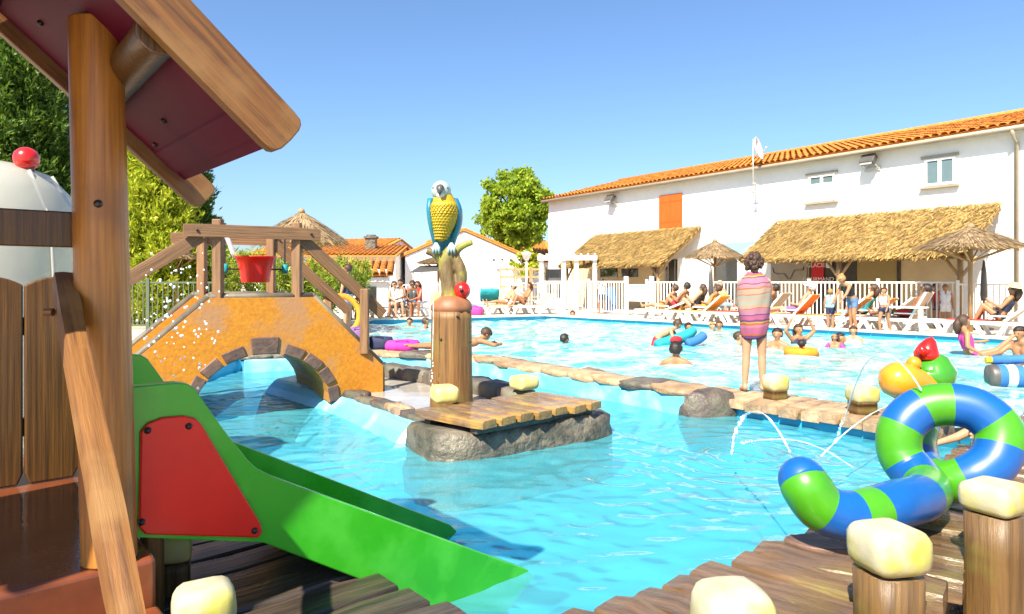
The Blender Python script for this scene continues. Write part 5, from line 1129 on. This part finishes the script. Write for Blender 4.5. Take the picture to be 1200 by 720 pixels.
# pergola
pg = thing('white_pergola', 'white rendered entrance pergola with lattice gate at the building corner', 'pergola', (1.35, 30.2, DECK), R(-8))
for x in (-.05, .95, 1.5, 2.3): MB().box((x, 0, 1.1), (.18, .22, 2.2)).build('pillar', M_['white'], pg)
MB().box((1.1, 0, 2.28), (2.6, .5, .2)).build('lintel', M_['white'], pg)
for x in np.linspace(-.1, 2.3, 9): MB().box((x, .6, 2.42), (.07, 1.6, .1)).build('slat', M_['wplas'], pg)
m = MB(); [m.tube([(.1 + .1 * i, .05, 0), (.1 + .1 * i, .05, 1.25)], .013, 5) for i in range(8)]; [m.tube([(1.05 + .12 * i, .05, 0), (1.05 + .12 * i, .05, 1.25)], .013, 5) for i in range(10)]; m.tube([(0, .05, 1.25), (2.3, .05, 1.25)], .02, 6); tag(m.build('gate_bars', M_['wplas'], pg), kind='stuff')
MB().box((.45, .45, 1.15), (.7, .03, 1.3)).build('door_opening', M_['grey'], pg)
# street lamp
q = ad(617, 345, 28.5); lp = thing('lamp_post', 'slim white lamp post with conical glass head beside the pergola', 'lamp', (q.x, q.y, DECK))
m = MB(); m.tube([(0, 0, 0), (0, 0, 2.15)], [.05, .035], 10); m.build('pole', M_['wplas'], lp, smooth=True)
m = MB(); m.lathe([(.08, 2.12), (.22, 2.42), (.24, 2.44), (.001, 2.5)], 14); m.build('head', M_['wplas'], lp, smooth=True); m = MB(); m.lathe([(.05, 2.48), (.04, 2.54), (.001, 2.56)], 10); m.build('finial', M_['grey'], lp, smooth=True)

# ---------------------------------------------------------------- thatched parasols
def parasol(label, x, y, rad, apex, edge, n=2600, lean=0):
    t = thing('thatched_parasol', label, 'parasol', (x, y, DECK)); za, ze = apex - DECK, edge - DECK
    MB().tube([(0, 0, 0), (lean, 0, za - .05)], .055, 10).build('pole', M_['ropep'], t, smooth=True)
    MB().lathe([(rad * .97, ze - .02), (rad, ze + .03), (rad * .5, (za + ze) / 2 + .05), (.06, za), (.04, za - .05), (rad * .5, (za + ze) / 2 - .03)], 28).build('cone', M_['thatchu'], t, smooth=True)
    a = nrs.uniform(0, 2 * np.pi, n); s = np.sqrt(nrs.uniform(.0, 1, n)); ln = nrs.uniform(.18, .4, n) * rad; r = s * rad; slope = (za - ze) / rad
    er = np.stack([np.cos(a), np.sin(a), np.zeros(n)], 1); d = np.stack([np.cos(a), np.sin(a), -slope * np.ones(n)], 1); d[:, :2] += nrs.normal(0, .12, (n, 2)); d /= np.linalg.norm(d, axis=1)[:, None]
    z = za - slope * r + .03 * np.sin(s * np.pi) + .035; c0 = er * r[:, None]; c0[:, 2] = z; sd_ = np.stack([-np.sin(a), np.cos(a), np.zeros(n)], 1); wd = nrs.uniform(.008, .018, n)[:, None] * 1.2; up = nrs.uniform(0, .05, n)[:, None] * np.array([[0, 0, 1.]])
    V = np.stack([c0 - sd_ * wd, c0 + sd_ * wd, c0 + d * ln[:, None] * .9 + sd_ * wd * .4 + up, c0 + d * ln[:, None] * .9 - sd_ * wd * .4 + up], 1).reshape(-1, 3)
    tag(quads('reed', V, M_['reed'], t), kind='stuff')
    m = MB(); [m.tube([(0, 0, ze - .35), (rad * .8 * math.cos(q), rad * .8 * math.sin(q), ze)], .02, 5) for q in np.linspace(0, 6.28, 9)[:-1]]; m.build('ribs', M_['ropep'], t)
    m = MB(); m.lathe([(.1, za - .02), (.07, za + .08), (.001, za + .12)], 10); m.build('top_knot', M_['reed'], t, smooth=True)
parasol('reed thatched parasol in front of the right end of the long awning', 11.35, 16.9, 1.10, 2.83, 2.33)
parasol('reed thatched parasol between the two straw awnings', 7.25, 24.4, .93, 2.92, 2.36)
parasol('large reed thatched parasol rising behind the bridge rails', -5.55, 18.0, 1.12, 3.32, 2.55)
parasol('flat reed parasol beside the parrot branch in front of the white house', -3.4, 31.5, .95, 2.62, 2.33)
parasol('small dark reed parasol against the hedge behind the bridge posts', -9.6, 19.5, .6, 2.45, 2.15, 1200)
m = MB()
# thin dark posts by the deck
for px, py, d, lab in ((833, 372, 22.5, 'closed dark parasol pole standing behind the loungers'), (1153, 380, 17.6, 'closed dark parasol pole near the sun hat woman')):
    q = ad(px, 372, d); t = thing('closed_parasol', lab, 'parasol', (q.x, q.y, DECK)); MB().tube([(0, 0, 0), (0, 0, 1.75)], .025, 8).build('pole', M_['grey'], t)
    m = MB(); m.lathe([(.05, .75), (.085, .9), (.06, 1.5), (.02, 1.8)], 10); m.build('folded_cloth', M_['grey'], t, smooth=True); MB().lathe([(.22, 0), (.22, .06), (.05, .09)], 14).build('foot', M_['grey'], t)
# ---------------------------------------------------------------- sun loungers along the pool
QO = Vector((1.25, 25.0)); QD = Vector((.687, -.726)); QN = Vector((.726, .687)); QR = math.atan2(QD.y, QD.x)
def row(px, o): k = (px - 600) / F; mm = (k * (QO.y + QN.y * o) - QO.x - QN.x * o) / (QD.x - k * QD.y); p = QO + QD * mm + QN * o; return p
def lounger(label, p, rz, back, mt, group=None, towel=None, flip=False):
    t = thing('sun_lounger', label, 'sun lounger', (p[0], p[1], DECK), rz + (math.pi if flip else 0), group)
    for s in (-1, 1):
        m = MB(); y = s * .30; m.box((-.0, y, .30), (1.9, .05, .075)); m.build('side_rail', M_['wplas'], t, bevel=.015)
        for x, lean in ((-.82, -.16), (-.30, .16), (.28, -.16), (.80, .16)): MB().beam((x, y, .275), (x + lean, y * 1.05, 0), .05, .085).build('leg', M_['wplas'], t)
    MB().box((-.35, 0, .345), (1.15, .56, .02)).build('seat', M_[mt], t)
    a = R(back); c = Vector((.25, 0, .355)); e = c + Vector((math.cos(a), 0, math.sin(a))) * .72
    m = MB(); m.beam(c, e, .56, .025, up=(0, 0, 1) if back < 80 else (1, 0, 0)); b = m.build('backrest', M_[mt], t)
    m = MB(); [m.beam(c + Vector((0, s * .29, 0)), e + Vector((0, s * .29, 0)), .04, .05) for s in (-1, 1)]; m.build('back_frame', M_['wplas'], t)
    for s in (-1, 1): MB().box((.15, s * .33, .47), (.5, .05, .03)).build('armrest', M_['wplas'], t, bevel=.01)
    if towel: o = MB().box((-.4, 0, .362), (1.0, .5, .018)).build('towel', M_[towel], t); 
    return t
LG = []
for px, o, back, mt, towel, lab in (
    (778, .62, 20, 'tan', None, 'white sun lounger carrying the first pair of sunbathers by the notice board'), (822, .62, 40, 'cyellow', None, 'white sun lounger with yellow raised back below the middle parasol'),
    (868, .62, 45, 'tan', 'cred', 'white sun lounger with red towel beside the wrapped child'), (925, .62, 48, 'corange', None, 'white sun lounger with orange back under the man in the white cap'),
    (980, .62, 40, 'corange', None, 'white sun lounger with orange back where the girls stand'), (1058, .62, 62, 'tan', 'navy', 'white sun lounger with tall tan raised back and dark towel'),
    (1165, .62, 42, 'tan', 'cred', 'white sun lounger under the woman in the straw hat'), (1010, 1.75, 38, 'corange', None, 'white sun lounger with orange back in the second row'),
    (1035, 1.6, 42, 'tan', None, 'white sun lounger with tan back in the second row behind the tall one'), (895, 1.7, 50, 'tan', None, 'white sun lounger with sloping tan back behind the wrapped child')):
    p = row(px, o); LG.append((lounger(lab, p, QR, back, mt, None, towel), p))
WD = (Vector((1.25, 25)) - Vector((-4.58, 22.2))).normalized(); WR = math.atan2(WD.y, WD.x)
for px, d, mt, back, towel, lab in ((572, 26.2, 'tan', 50, 'teal', 'white sun lounger with teal towel beside the red spray ball'), (596, 26.2, 'tan', 40, 'cyellow', 'white sun lounger with yellow towel on the far pool edge'),
                             (624, 26.0, 'tan', 35, None, 'bare white sun lounger on the far pool corner'), (470, 24.0, 'tan', 15, 'blue', 'white sun lounger with blue towel used by the seated group'), (445, 23.6, 'tan', 30, None, 'white sun lounger at the left end of the far edge')):
    q = ad(px, 370, d); lounger(lab, (q.x, q.y), WR, back, mt, None, towel)
tw = thing('teal_towel', 'teal towel draped over a raised lounger back near the red ball', 'towel', tuple(ad(574, 366, 25.9).xy) + (DECK,))
m = MB(); vs = []
for i in range(7):
    for j in range(6): vs.append((-.35 + .7 * j / 5 + .02 * math.sin(i), -.1 - .35 * i / 6 if i < 3 else .02 + .12 * (i - 3) - .3, 1.05 - .16 * abs(i - 2.4) + .02 * math.sin(j * 2 + i)))
o = m.add(vs, [(i * 6 + j, i * 6 + j + 1, (i + 1) * 6 + j + 1, (i + 1) * 6 + j) for i in range(6) for j in range(5)]).build('cloth', M_['teal'], tw, smooth=True); o.modifiers.new('s', 'SOLIDIFY').thickness = .02
# ---------------------------------------------------------------- people on the deck
SUNB = 'sunbathers on the loungers'
def onl(px, o, z=.37): p = row(px, o); return (p.x, p.y, DECK + z)
person('man sitting up with knees raised on the lounger by the notice board', onl(796, .62), QR - R(90), 1.72, KNEE, 0, 'haird', clothes=(('trunks', SHORTS, 'cred'),), anchor='seat')
person('sunbather lying back with bent knees next to the sitting man', onl(780, .75), QR - R(90), 1.68, RECL, 1, 'hairb', clothes=(('trunks', TRUNKS, 'corange'),), anchor='seat')
person('woman in dark bikini lying propped up on the lounger', onl(814, .55), QR - R(90), 1.65, dict(KNEE, tor=(0, .75, .75)), 1, 'hairb', 'long', (('bikini_bottom', BIKINI, 'black'), ('bikini_top', ('chest',), 'black')), 'seat')
person('sunbather with sunglasses leaning on a yellow towel below the parasol', onl(829, .6), QR - R(90), 1.68, dict(RECL), 0, 'hairb', clothes=(('swimsuit', BIKINI + ('waist', 'chest'), 'cyellow'),), anchor='seat', glasses=True)
q = ad(845, 362, 22.0); person('older woman with pale blue wrap sitting beside the parasol pole', (q.x, q.y, DECK + .42), R(20), 1.62, SIT, 1, 'hairg', 'short', (('wrap', SHORTS + ('thighL',), 'lblue'), ('top', ('chest', 'waist'), 'straw')), 'seat')
t = thing('stool', 'small white stool under the older woman', 'stool', (q.x, q.y, DECK)); MB().box((0, .05, .4), (.42, .42, .04)).build('seat', M_['wplas'], t, bevel=.01)
for x in (-.17, .17):
    for y in (-.12, .22): MB().tube([(x, y, 0), (x * .9, y, .39)], .02, 6).build('leg', M_['wplas'], t)
person('man in white cap reclining on the orange backed lounger', onl(935, .62), QR - R(90), 1.78, RECL, 1, 'hairg', clothes=(('trunks', SHORTS, 'purple'),), anchor='seat', cap=('sun_cap', 'cwhite'))
q = row(973, .15); person('small child in blue top standing by the orange loungers', (q.x, q.y, DECK), R(150), 1.06, STAND, 0, 'hairy', clothes=(('top', ('chest', 'waist', 'shoulder'), 'lblue'), ('shorts', SHORTS, 'navy')))
q = row(999, .2); person('girl in dark bikini top and denim shorts leaning over a lounger', (q.x, q.y, DECK), R(-75), 1.52, LEAN, 0, 'hairy', 'bun', (('bikini_top', ('chest',), 'black'), ('shorts', SHORTS, 'denim')))
q = row(1036, .12); person('child in dark shorts walking past the tall tan lounger', (q.x, q.y, DECK), R(-60), 1.12, WALK, 0, 'hairb', clothes=(('shorts', TRUNKS, 'navy'), ('shirt', ('chest',), 'cwhite')))
t = thing('side_table', 'small white plastic side table between child and tan lounger', 'table', tuple(row(1060, .3)) + (DECK,), QR)
MB().box((0, 0, .62), (.95, .4, .04)).build('table_top', M_['wplas'], t, bevel=.012)
for x in (-.35, .35): MB().beam((x, 0, .6), (x * 1.1, 0, 0), .3, .04).build('leg', M_['wplas'], t)
q = row(1097, 3.1); person('child in dark red top standing behind the fence by the awning post', (q.x, q.y, DECK), R(20), 1.22, STAND, 0, 'haird', clothes=(('top', ('chest', 'waist'), 'cred'), ('shorts', SHORTS, 'navy')))
q = row(1108, 2.7); person('long haired child in white dress standing by the awning post', (q.x, q.y, DECK), R(-30), 1.18, STAND, 0, 'hairy', 'long', (('dress', ('chest', 'waist', 'shoulder', 'pelvis', 'thighU'), 'cwhite'),))
person('woman in straw hat sitting with knees up holding a camera', onl(1172, .62), QR - R(90), 1.66, KNEE, 0, 'hairb', 'long', (('bikini_bottom', BIKINI, 'navy'), ('bikini_top', ('chest',), 'navy')), 'seat', cap=('sun_hat', 'straw'))
q = ad(1167, 362, row(1172, .62).y - .2); t = thing('camera', 'small grey camera held by the woman in the straw hat', 'camera', (q.x, q.y, q.z)); MB().box((0, 0, 0), (.12, .05, .08)).build('body', M_['grey'], t, bevel=.01); MB().tube([(0, -.02, 0), (0, -.08, 0)], .03, 10).build('lens', M_['rubber'], t)
person('sunbather in navy trunks lying back on the second row tan lounger', onl(895, 1.7), QR - R(90), 1.74, RECL, 0, 'haird', clothes=(('trunks', SHORTS, 'navy'),), anchor='seat')
person('woman in teal swimsuit sitting with knees up on the second row orange lounger', onl(1012, 1.75), QR - R(90), 1.64, KNEE, 1, 'hairb', 'long', (('swimsuit', BIKINI + ('waist', 'chest'), 'teal'),), 'seat')
person('man in red trunks lying on the tan lounger behind the side table', onl(1066, .66), QR - R(90), 1.76, RECL, 2, 'haird', clothes=(('trunks', SHORTS, 'cred'),), anchor='seat', glasses=True)
q = ad(705, 367, 26.5); person('person in white top and dark shorts standing at the fence', (q.x, q.y, DECK), R(170), 1.42, WALK, 2, 'hairb', clothes=(('top', ('chest', 'waist', 'shoulder'), 'cwhite'), ('shorts', SHORTS, 'navy')))
q = ad(714, 367, 27.0); t = thing('bodyboard', 'blue bodyboard leaning upright on the fence beside the white top', 'bodyboard', (q.x, q.y, DECK), R(-30)); MB().wall([(-.22, 0), (.22, 0), (.25, .5), (.18, .98), (0, 1.06), (-.18, .98), (-.25, .5)], Matrix.Rotation(R(-8), 4, 'X'), .05).build('board', M_['blue'], t, bevel=.015)
for i, (px, H, c1, c2, sk_, hr, gl2) in enumerate(((462, 1.62, 'cwhite', 'cwhite', 1, 'haird', True), (470, 1.74, 'cwhite', 'lblue', 2, 'haird', False), (483, 1.66, 'grey', 'blue', 2, 'haird', True), (491, 1.64, 'cred', 'cwhite', 0, 'hairb', True))):
    q = ad(px, 366, 23.6 + .1 * i); lab = ('person in white sitting at the end of the group on the far pool edge', 'man in white vest sitting second in the group on the far pool edge', 'person in grey top and blue shorts sitting in the group on the far edge', 'woman in red top and white skirt sitting at the group end by the post')[i]
    person(lab, (q.x, q.y, DECK + .40), R((35, -30, 20, -40)[i]), H, dict(SIT, tor=(0, .02 - .05 * i, 1)), sk_, hr, 'long' if i in (0, 3) else 'short', (('top', ('chest', 'waist') + (('shoulder',) if i in (0, 3) else ()), c1), ('shorts', SHORTS, c2)), 'seat', glasses=gl2)
q = ad(592, 362, 26.1); person('sunbather in white hat reclining next to the teal towel', (q.x, q.y, DECK + .38), WR - R(90), 1.66, RECL, 1, 'hairb', clothes=(('swimsuit', BIKINI, 'cwhite'),), anchor='seat', cap=('sun_cap', 'cwhite'))
q = ad(613, 362, 26.0); person('brown haired sunbather reclining on the lounger by the lamp post', (q.x, q.y, DECK + .38), WR - R(90), 1.68, KNEE, 0, 'hairb', 'long', (('bikini_bottom', BIKINI, 'black'),), 'seat')
q = ad(407, 392, 17.6); person('man in dark vest and pale shorts standing behind the bridge rail', (q.x, q.y, DECK), R(-110), 1.70, STAND, 1, 'hairb', clothes=(('vest', ('chest', 'waist'), 'navy'), ('shorts', SHORTS, 'lblue')))
q = ad(399, 400, 15.2); t = thing('orange_ring', 'orange inflatable ring leaning behind the bridge rail', 'swim ring', (q.x, q.y, DECK), R(20))
m = MB(); m.tube([(.42 * math.cos(a), .12 * math.sin(a), .5 + .42 * math.sin(a)) for a in np.linspace(0, 6.2832, 25)], .07, 10, False); m.build('tube', M_['corange'], t, smooth=True); MB().ell((.3, -.06, .9), .03, 8, 6).build('valve', M_['wplas'], t)
# bags and a lying person on the wall coping
def bag(label, p, d, mt, rz=0):
    t = thing('beach_bag', label, 'bag', p, rz); me = stone_mesh('bag', M_[mt], int(p[0] * 91) % 50, d, .03); o = link('sack', me, t); o.location.z = d[2] * .5
    m = MB(); m.tube(crom([(-d[0] * .3, -d[1] * .4, d[2] * .75), (-d[0] * .15, -d[1] * .55, d[2] * 1.15), (d[0] * .15, -d[1] * .55, d[2] * 1.15), (d[0] * .3, -d[1] * .4, d[2] * .75)], 4), .012, 6); m.build('strap', M_[mt], t, smooth=True)
q = at(426, 412, .3); bag('purple patterned beach bag slumped at the end of the bridge', (-2.78, 12.3, .27), (.34, .3, .36), 'purple', .3)
bag('bright pink beach bag lying on the pool wall coping', (-1.95, 12.15, .28), (.52, .34, .16), 'magenta', .1)
bag('dark blue bag half hidden behind the pink one', (-2.42, 12.5, .27), (.4, .3, .2), 'navy', 0)
person('sunbather lying face down on the pool wall beyond the pink bag', (-.98, 12.0, .30), R(-62), 1.55, LIEF, 0, 'hairb', clothes=(('trunks', BIKINI, 'blue'),), anchor='feet')
q = ad(556, 363, 25.4); bag('pink beach bag on the far deck next to the teal towel', (q.x, q.y, DECK), (.55, .4, .3), 'pink')
# ---------------------------------------------------------------- swimmers
def sw(px, py): d = F * (EYE - BW) / (py - HOR); return ((px - 600) / F * d, d)
def swimmer(label, px, py, rz, H=1.6, up=.06, pose=SWIM, **kw):
    x, y = sw(px, py); return person(label, (x, y, BW + up * H), R(rz), H, pose, anchor='neck', **kw)
swimmer('lone swimmer with brown hair near the far pool corner', 671, 375, 0, 1.6, .03, hair='hairb')
swimmer('dark haired swimmer submerged to the chin in mid pool', 662, 402, 120, 1.6, -.05, hair='haird')
swimmer('tanned man with wet dark hair seen from behind chest deep', 792, 427, 160, 1.72, .04, hair='haird', skin=0)
swimmer('swimmer with dark hair in front of the yellow lounger', 807, 389, 30, 1.6, -.02, hair='haird')
swimmer('fair swimmer of the pair below the middle parasol', 835, 388, 10, 1.5, -.02, hair='hairy', skin=1)
swimmer('brown haired swimmer of the pair below the middle parasol', 843, 388, -30, 1.6, .0, hair='hairb')
swimmer('swimmer with dark blond hair just beside the striped towel', 866, 404, 60, 1.6, .0, hair='hairb', skin=1)
swimmer('man with short dark hair facing the camera shoulder deep', 911, 409, -35, 1.72, .07, hair='haird')
swimmer('woman with both arms raised wringing her hair in the water', 936, 404, 10, 1.62, .10, ARMUP, hair='hairb', style='long', clothes=(('bikini_top', ('chest',), 'navy'),))
swimmer('small child in an orange swim ring in front of the woman', 939, 416, 175, 1.1, .08, hair='haird')
x, y = sw(939, 416); t = thing('swim_ring', 'orange inflatable swim ring around the small child', 'swim ring', (x, y, BW))
m = MB(); m.tube([(.23 * math.cos(a), .23 * math.sin(a), .05) for a in np.linspace(0, 6.2832, 25)], .085, 10, False); m.build('tube', M_['corange'], t, smooth=True); MB().tube([(.2, -.28, .1), (.2, -.32, .14)], .018, 8).build('valve', M_['wplas'], t)
swimmer('little blond child with pink armbands held in the water', 978, 407, -20, 1.0, .09, hair='hairy', clothes=(('armband', ('armU',), 'pink'),))
swimmer('dark haired woman holding the child with pink armbands', 985, 406, 40, 1.6, .0, hair='haird', style='long')
swimmer('girl standing waist deep facing the loungers', 1000, 402, -30, 1.4, .09, dict(STAND), hair='hairb', style='long', skin=1, clothes=(('swimsuit', ('chest', 'waist', 'pelvis'), 'cwhite'),))
swimmer('child with dark hair at the far left of the pool', 480, 383, 0, 1.5, .0, hair='haird')
swimmer('swimmer on his back beside the parrot post', 499, 385, 80, 1.6, .02, hair='hairb')
# boy on an inflatable
x, y = sw(781, 406); t = thing('pool_float', 'teal and blue inflatable float under the boy climbing on it', 'float', (x + .25, y + .2, BW), R(20))
m = MB(); m.tube(crom([(-.5, 0, .02), (-.2, 0, .08), (.25, 0, .2), (.48, 0, .34)], 5), [.09, .11, .12, .12, .12, .12, .12, .12, .12, .12, .12, .12, .11, .1, .09, .06], 14); m.build('tube', M_['teal'], t, smooth=True)
m = MB(); m.tube(crom([(.1, -.26, .06), (.35, -.26, .12), (.55, -.22, .22)], 4), .1, 10); m.build('fin', M_['blue'], t, smooth=True); m = MB(); m.ell((-.1, -.16, .14), (.16, .05, .08), 12, 8); m.build('stripe', M_['cred'], t, smooth=True)
x, y = sw(770, 404); person('fair skinned boy bending over a teal float in the pool', (x, y, BW + .34), R(70), 1.42, dict(tor=(0, -.5, .55), chest=(0, -.9, .5), head=(0, -.8, .9), arm=((.4, -.4, -1), (.4, -.5, -1)), fore=((0, -.6, -.8), (0, -.6, -.8)), thigh=((.1, .3, -1), (.1, .4, -1))), 1, 'hairb', clothes=(('trunks', SHORTS, 'cred'),), anchor='neck')
# woman in pink bikini splashing, boy with float at the right
x, y = sw(1138, 416); person('woman in pink bikini leaning back in the water with one leg raised', (x, y, BW - .10), R(75), 1.62, dict(tor=(0, .35, 1), chest=(0, .25, 1), head=(0, -.05, 1), thigh=((.1, -1, .35), (.1, -1, .1)), shin=((0, -.75, .75), (0, -.8, -.3)), arm=((.35, .1, -1), (.3, -.5, -.8)), fore=((.1, -.5, -.3), (0, -.9, .1))), 0, 'hairb', 'long', (('bikini_top', ('chest',), 'pink'), ('bikini_bottom', BIKINI, 'pink')), 'seat')
x, y = sw(1198, 434); person('dark haired boy holding a striped float at the right of the pool', (x + .15, y + .15, BW + .42), R(-70), 1.45, dict(arm=((.3, -.7, -.6), (.3, -.7, -.6)), fore=((-.1, -1, -.1), (-.1, -1, -.1)), tor=(0, -.2, 1)), 0, 'haird', clothes=(('trunks', SHORTS, 'navy'),), anchor='neck')
x, y = sw(1186, 452); t = thing('striped_float', 'blue and white striped inflatable cylinder float held by the boy', 'float', (x, y, BW), R(-15))
def ringm(i, j): return (0, 1, 2, 1, 2, 1, 2, 1, 2, 1)[min(9, i // 2)]
m = MB(); m.tube([(-.28 + .05 * i, 0, .12) for i in range(21)], [.155 - .012 * (i % 4 == 0) for i in range(21)], 18, True, mf=ringm); m.build('cylinder', [M_['grey'], M_['blue'], M_['cwhite']], t, smooth=True)
m = MB(); m.tube([(-.2, .1, .32), (.9, .15, .38)], .06, 10); m.build('handle_roll', M_['blue'], t, smooth=True); MB().tube([(-.27, .1, .317), (-.2, .1, .32)], .045, 10).build('handle_end', M_['cyellow'], t)
# child crouching behind the snake coil, hand stretched out
hx = ad(1108, 512, 4.75)
hc_ = person('child lying behind the snake coil with one hand stretched out', (hx.x + .80, hx.y + .28, DECK), R(108), 1.2, dict(LIEF, tor=(0, 1, .12), chest=(0, 1, .25), arm=((.25, 1, -.1), (.5, .6, -.5)), fore=((-.1, 1, .15), (.1, 1, -.2))), 1, 'hairb', clothes=(('trunks', SHORTS, 'blue'),), voxel=.008)

# ---------------------------------------------------------------- trees, hedge
def leafV(C, D, ln, wd, rs):                 # diamond leaves: centres, directions, lengths, widths
    n = len(C); r = rs.normal(size=(n, 3)); s = np.cross(D, r); s /= np.linalg.norm(s, axis=1)[:, None] + 1e-9
    return np.stack([C, C + D * ln[:, None] * .5 + s * wd[:, None] * .5, C + D * ln[:, None], C + D * ln[:, None] * .5 - s * wd[:, None] * .5], 1).reshape(-1, 3)
def unit(v): return v / (np.linalg.norm(v, axis=-1, keepdims=True) + 1e-9)
def conifer(label, x, y, H, rad, n, mt, seed, base=.3, leaf=.10, group=None):
    rs = np.random.RandomState(seed); t = thing('conifer_tree', label, 'tree', (x, y, DECK), 0, group)
    MB().tube([(0, 0, 0), (0, 0, H * .7)], [rad * .09, .02], 8).build('trunk', M_['bark'], t, smooth=True)
    nc = n // 60; hh = rs.beta(1, 1.35, nc) * (H - base) + base; a = rs.uniform(0, 6.283, nc); pr_ = np.clip((H - hh) / (H - base), 0, 1); prof = pr_ ** .75 * np.clip(.7 + (hh - base) / (H * .25), .7, 1)
    r = prof * rad * rs.uniform(.55, 1.05, nc); cl = np.stack([r * np.cos(a), r * np.sin(a), hh], 1)
    C = np.repeat(cl, 60, 0); k = len(C); sz = np.repeat(rs.uniform(.12, .30, nc), 60) * (rad / 1.2) ** .5
    out = unit(np.stack([np.cos(np.repeat(a, 60)), np.sin(np.repeat(a, 60)), np.ones(k) * 1.1], 1)); tt = rs.uniform(-1, 1, k)[:, None]
    C = C + out * tt * sz[:, None] * 1.7 + rs.normal(size=(k, 3)) * sz[:, None] * .42 * (1.2 - tt); D = unit(out + rs.normal(size=(k, 3)) * .55)
    quads('crown', leafV(C, D, rs.uniform(.6, 1.4, k) * leaf, rs.uniform(.18, .36, k) * leaf, rs), M_[mt], t); return t
conifer('tall dark green cypress behind the white tank', -16.0, 21.5, 11.5, 2.9, 100000, 'leafd', 1, leaf=.22)
conifer('golden yellow green conifer between the playhouse post and roof', -10.5, 20.0, 7.3, 1.35, 52000, 'leafy', 2, leaf=.2)
conifer('darker green conifer beside the golden one', -10.3, 22.0, 5.1, 1.1, 24000, 'leafd', 3, leaf=.2)
def broadleaf(label, x, y, H, crad, cz, n, mt, seed, leaf=.16, nc=70, trunk=.16, cat='tree', name='broadleaf_tree', sq=(1, 1, 1)):
    rs = np.random.RandomState(seed); t = thing(name, label, cat, (x, y, DECK))
    d = unit(rs.normal(size=(nc, 3))); rr_ = rs.uniform(.35, 1, nc) ** .6; cl = d * rr_[:, None] * crad * np.array(sq); cl[:, 2] += cz
    m = MB(); m.tube([(0, 0, 0), (.05, .03, cz * .45), (0, 0, cz + crad * .3)], [trunk, trunk * .8, trunk * .25], 9)
    for i in range(0, nc, 2): b = Vector((0, 0, min(cz * .95, max(cz * .4, cl[i][2] - .9)))); e = Vector(cl[i]); m.tube([b, b.lerp(e, .5) + Vector((0, 0, .1)), e], [trunk * .4, trunk * .22, .012], 6)
    m.build('trunk', M_['bark'], t, smooth=True)
    k = n // nc; C = np.repeat(cl, k, 0); s = np.repeat(rs.uniform(.16, .34, nc), k)[:, None] * crad * .78; C = C + unit(rs.normal(size=C.shape)) * s * (rs.rand(len(C), 1) ** .5) * np.array([[1, 1, .75]])
    D = unit(rs.normal(size=C.shape) + np.array([[0, 0, -.4]])); quads('crown', leafV(C, D, rs.uniform(.6, 1.3, len(C)) * leaf, rs.uniform(.45, .8, len(C)) * leaf, rs), M_[mt], t); return t
broadleaf('round light green tree behind the orange roof by the white building', .2, 45.0, 8.5, 2.45, 6.0, 20000, 'leafm', 5, .26, 170, sq=(1, 1, 1.05))
broadleaf('small green treetop over the gable house roof', -4.9, 50, 5.5, .9, 4.9, 1500, 'leafm', 6, .2, 14, .08)
broadleaf('small green treetop right of the parrot over the roof', -1.7, 50, 5.5, .7, 4.7, 900, 'leafm', 8, .2, 10, .08)
broadleaf('yellow green shrub below the lamp post', .75, 33.5, 2.5, .8, 2.1, 2200, 'leafy', 7, .14, 18, .05, 'shrub', 'shrub')
# hedge of long leaved shrubs behind the bridge
def shrub(label, x, y, H, rad, n, seed, mt='leafh', leaf=.24):
    rs = np.random.RandomState(seed); t = thing('hedge_shrub', label, 'shrub', (x, y, DECK), 0, 'long leaved hedge shrubs behind the bridge'); ns = 16; m = MB(); Cs = []; Ds = []
    for i in range(ns):
        a = rs.uniform(0, 6.28); r0 = rs.uniform(0, rad * .35); e = rs.uniform(.4, 1.0) * rad; h = H * rs.uniform(.7, 1.08)
        P = crom([(r0 * math.cos(a), r0 * math.sin(a), 0), (.6 * e * math.cos(a), .6 * e * math.sin(a), h * .6), (e * math.cos(a), e * math.sin(a), h)], 5); m.tube(P, .012, 5)
        k = n // ns; u = rs.uniform(.2, 1, k) * (len(P) - 1.001); idx = u.astype(int); P = np.array(P); c = P[idx] + (P[idx + 1] - P[idx]) * (u - idx)[:, None]; Cs.append(c + rs.normal(size=c.shape) * .05); Ds.append(unit(rs.normal(size=c.shape) * .8 + np.array([[math.cos(a) * .3, math.sin(a) * .3, .7]])))
    m.build('stems', M_['bark'], t); C = np.concatenate(Cs); quads('foliage', leafV(C, np.concatenate(Ds), rs.uniform(.6, 1.3, len(C)) * leaf, rs.uniform(.12, .24, len(C)) * leaf, rs), M_[mt], t)
for i in range(13):
    shrub('long leaved light green hedge shrub behind the bridge', -13.2 + i * .68 + rnd.uniform(-.15, .15), 19.6 + .14 * i + rnd.uniform(-.3, .3), rnd.uniform(2.0, 2.55) if i < 8 else rnd.uniform(1.5, 2.2), .75, 1700, 100 + i)
# trees behind the viewer that shade the foreground
for i, (x, y, H, cr_, n) in enumerate(SHADE):
    broadleaf(('thinly leaved shade tree standing behind the playhouse steps', 'leafy shade tree standing behind the walkway end')[i], x, y, H, cr_, H - cr_ * .8, n, 'leafm', 60 + i, .30, 60)
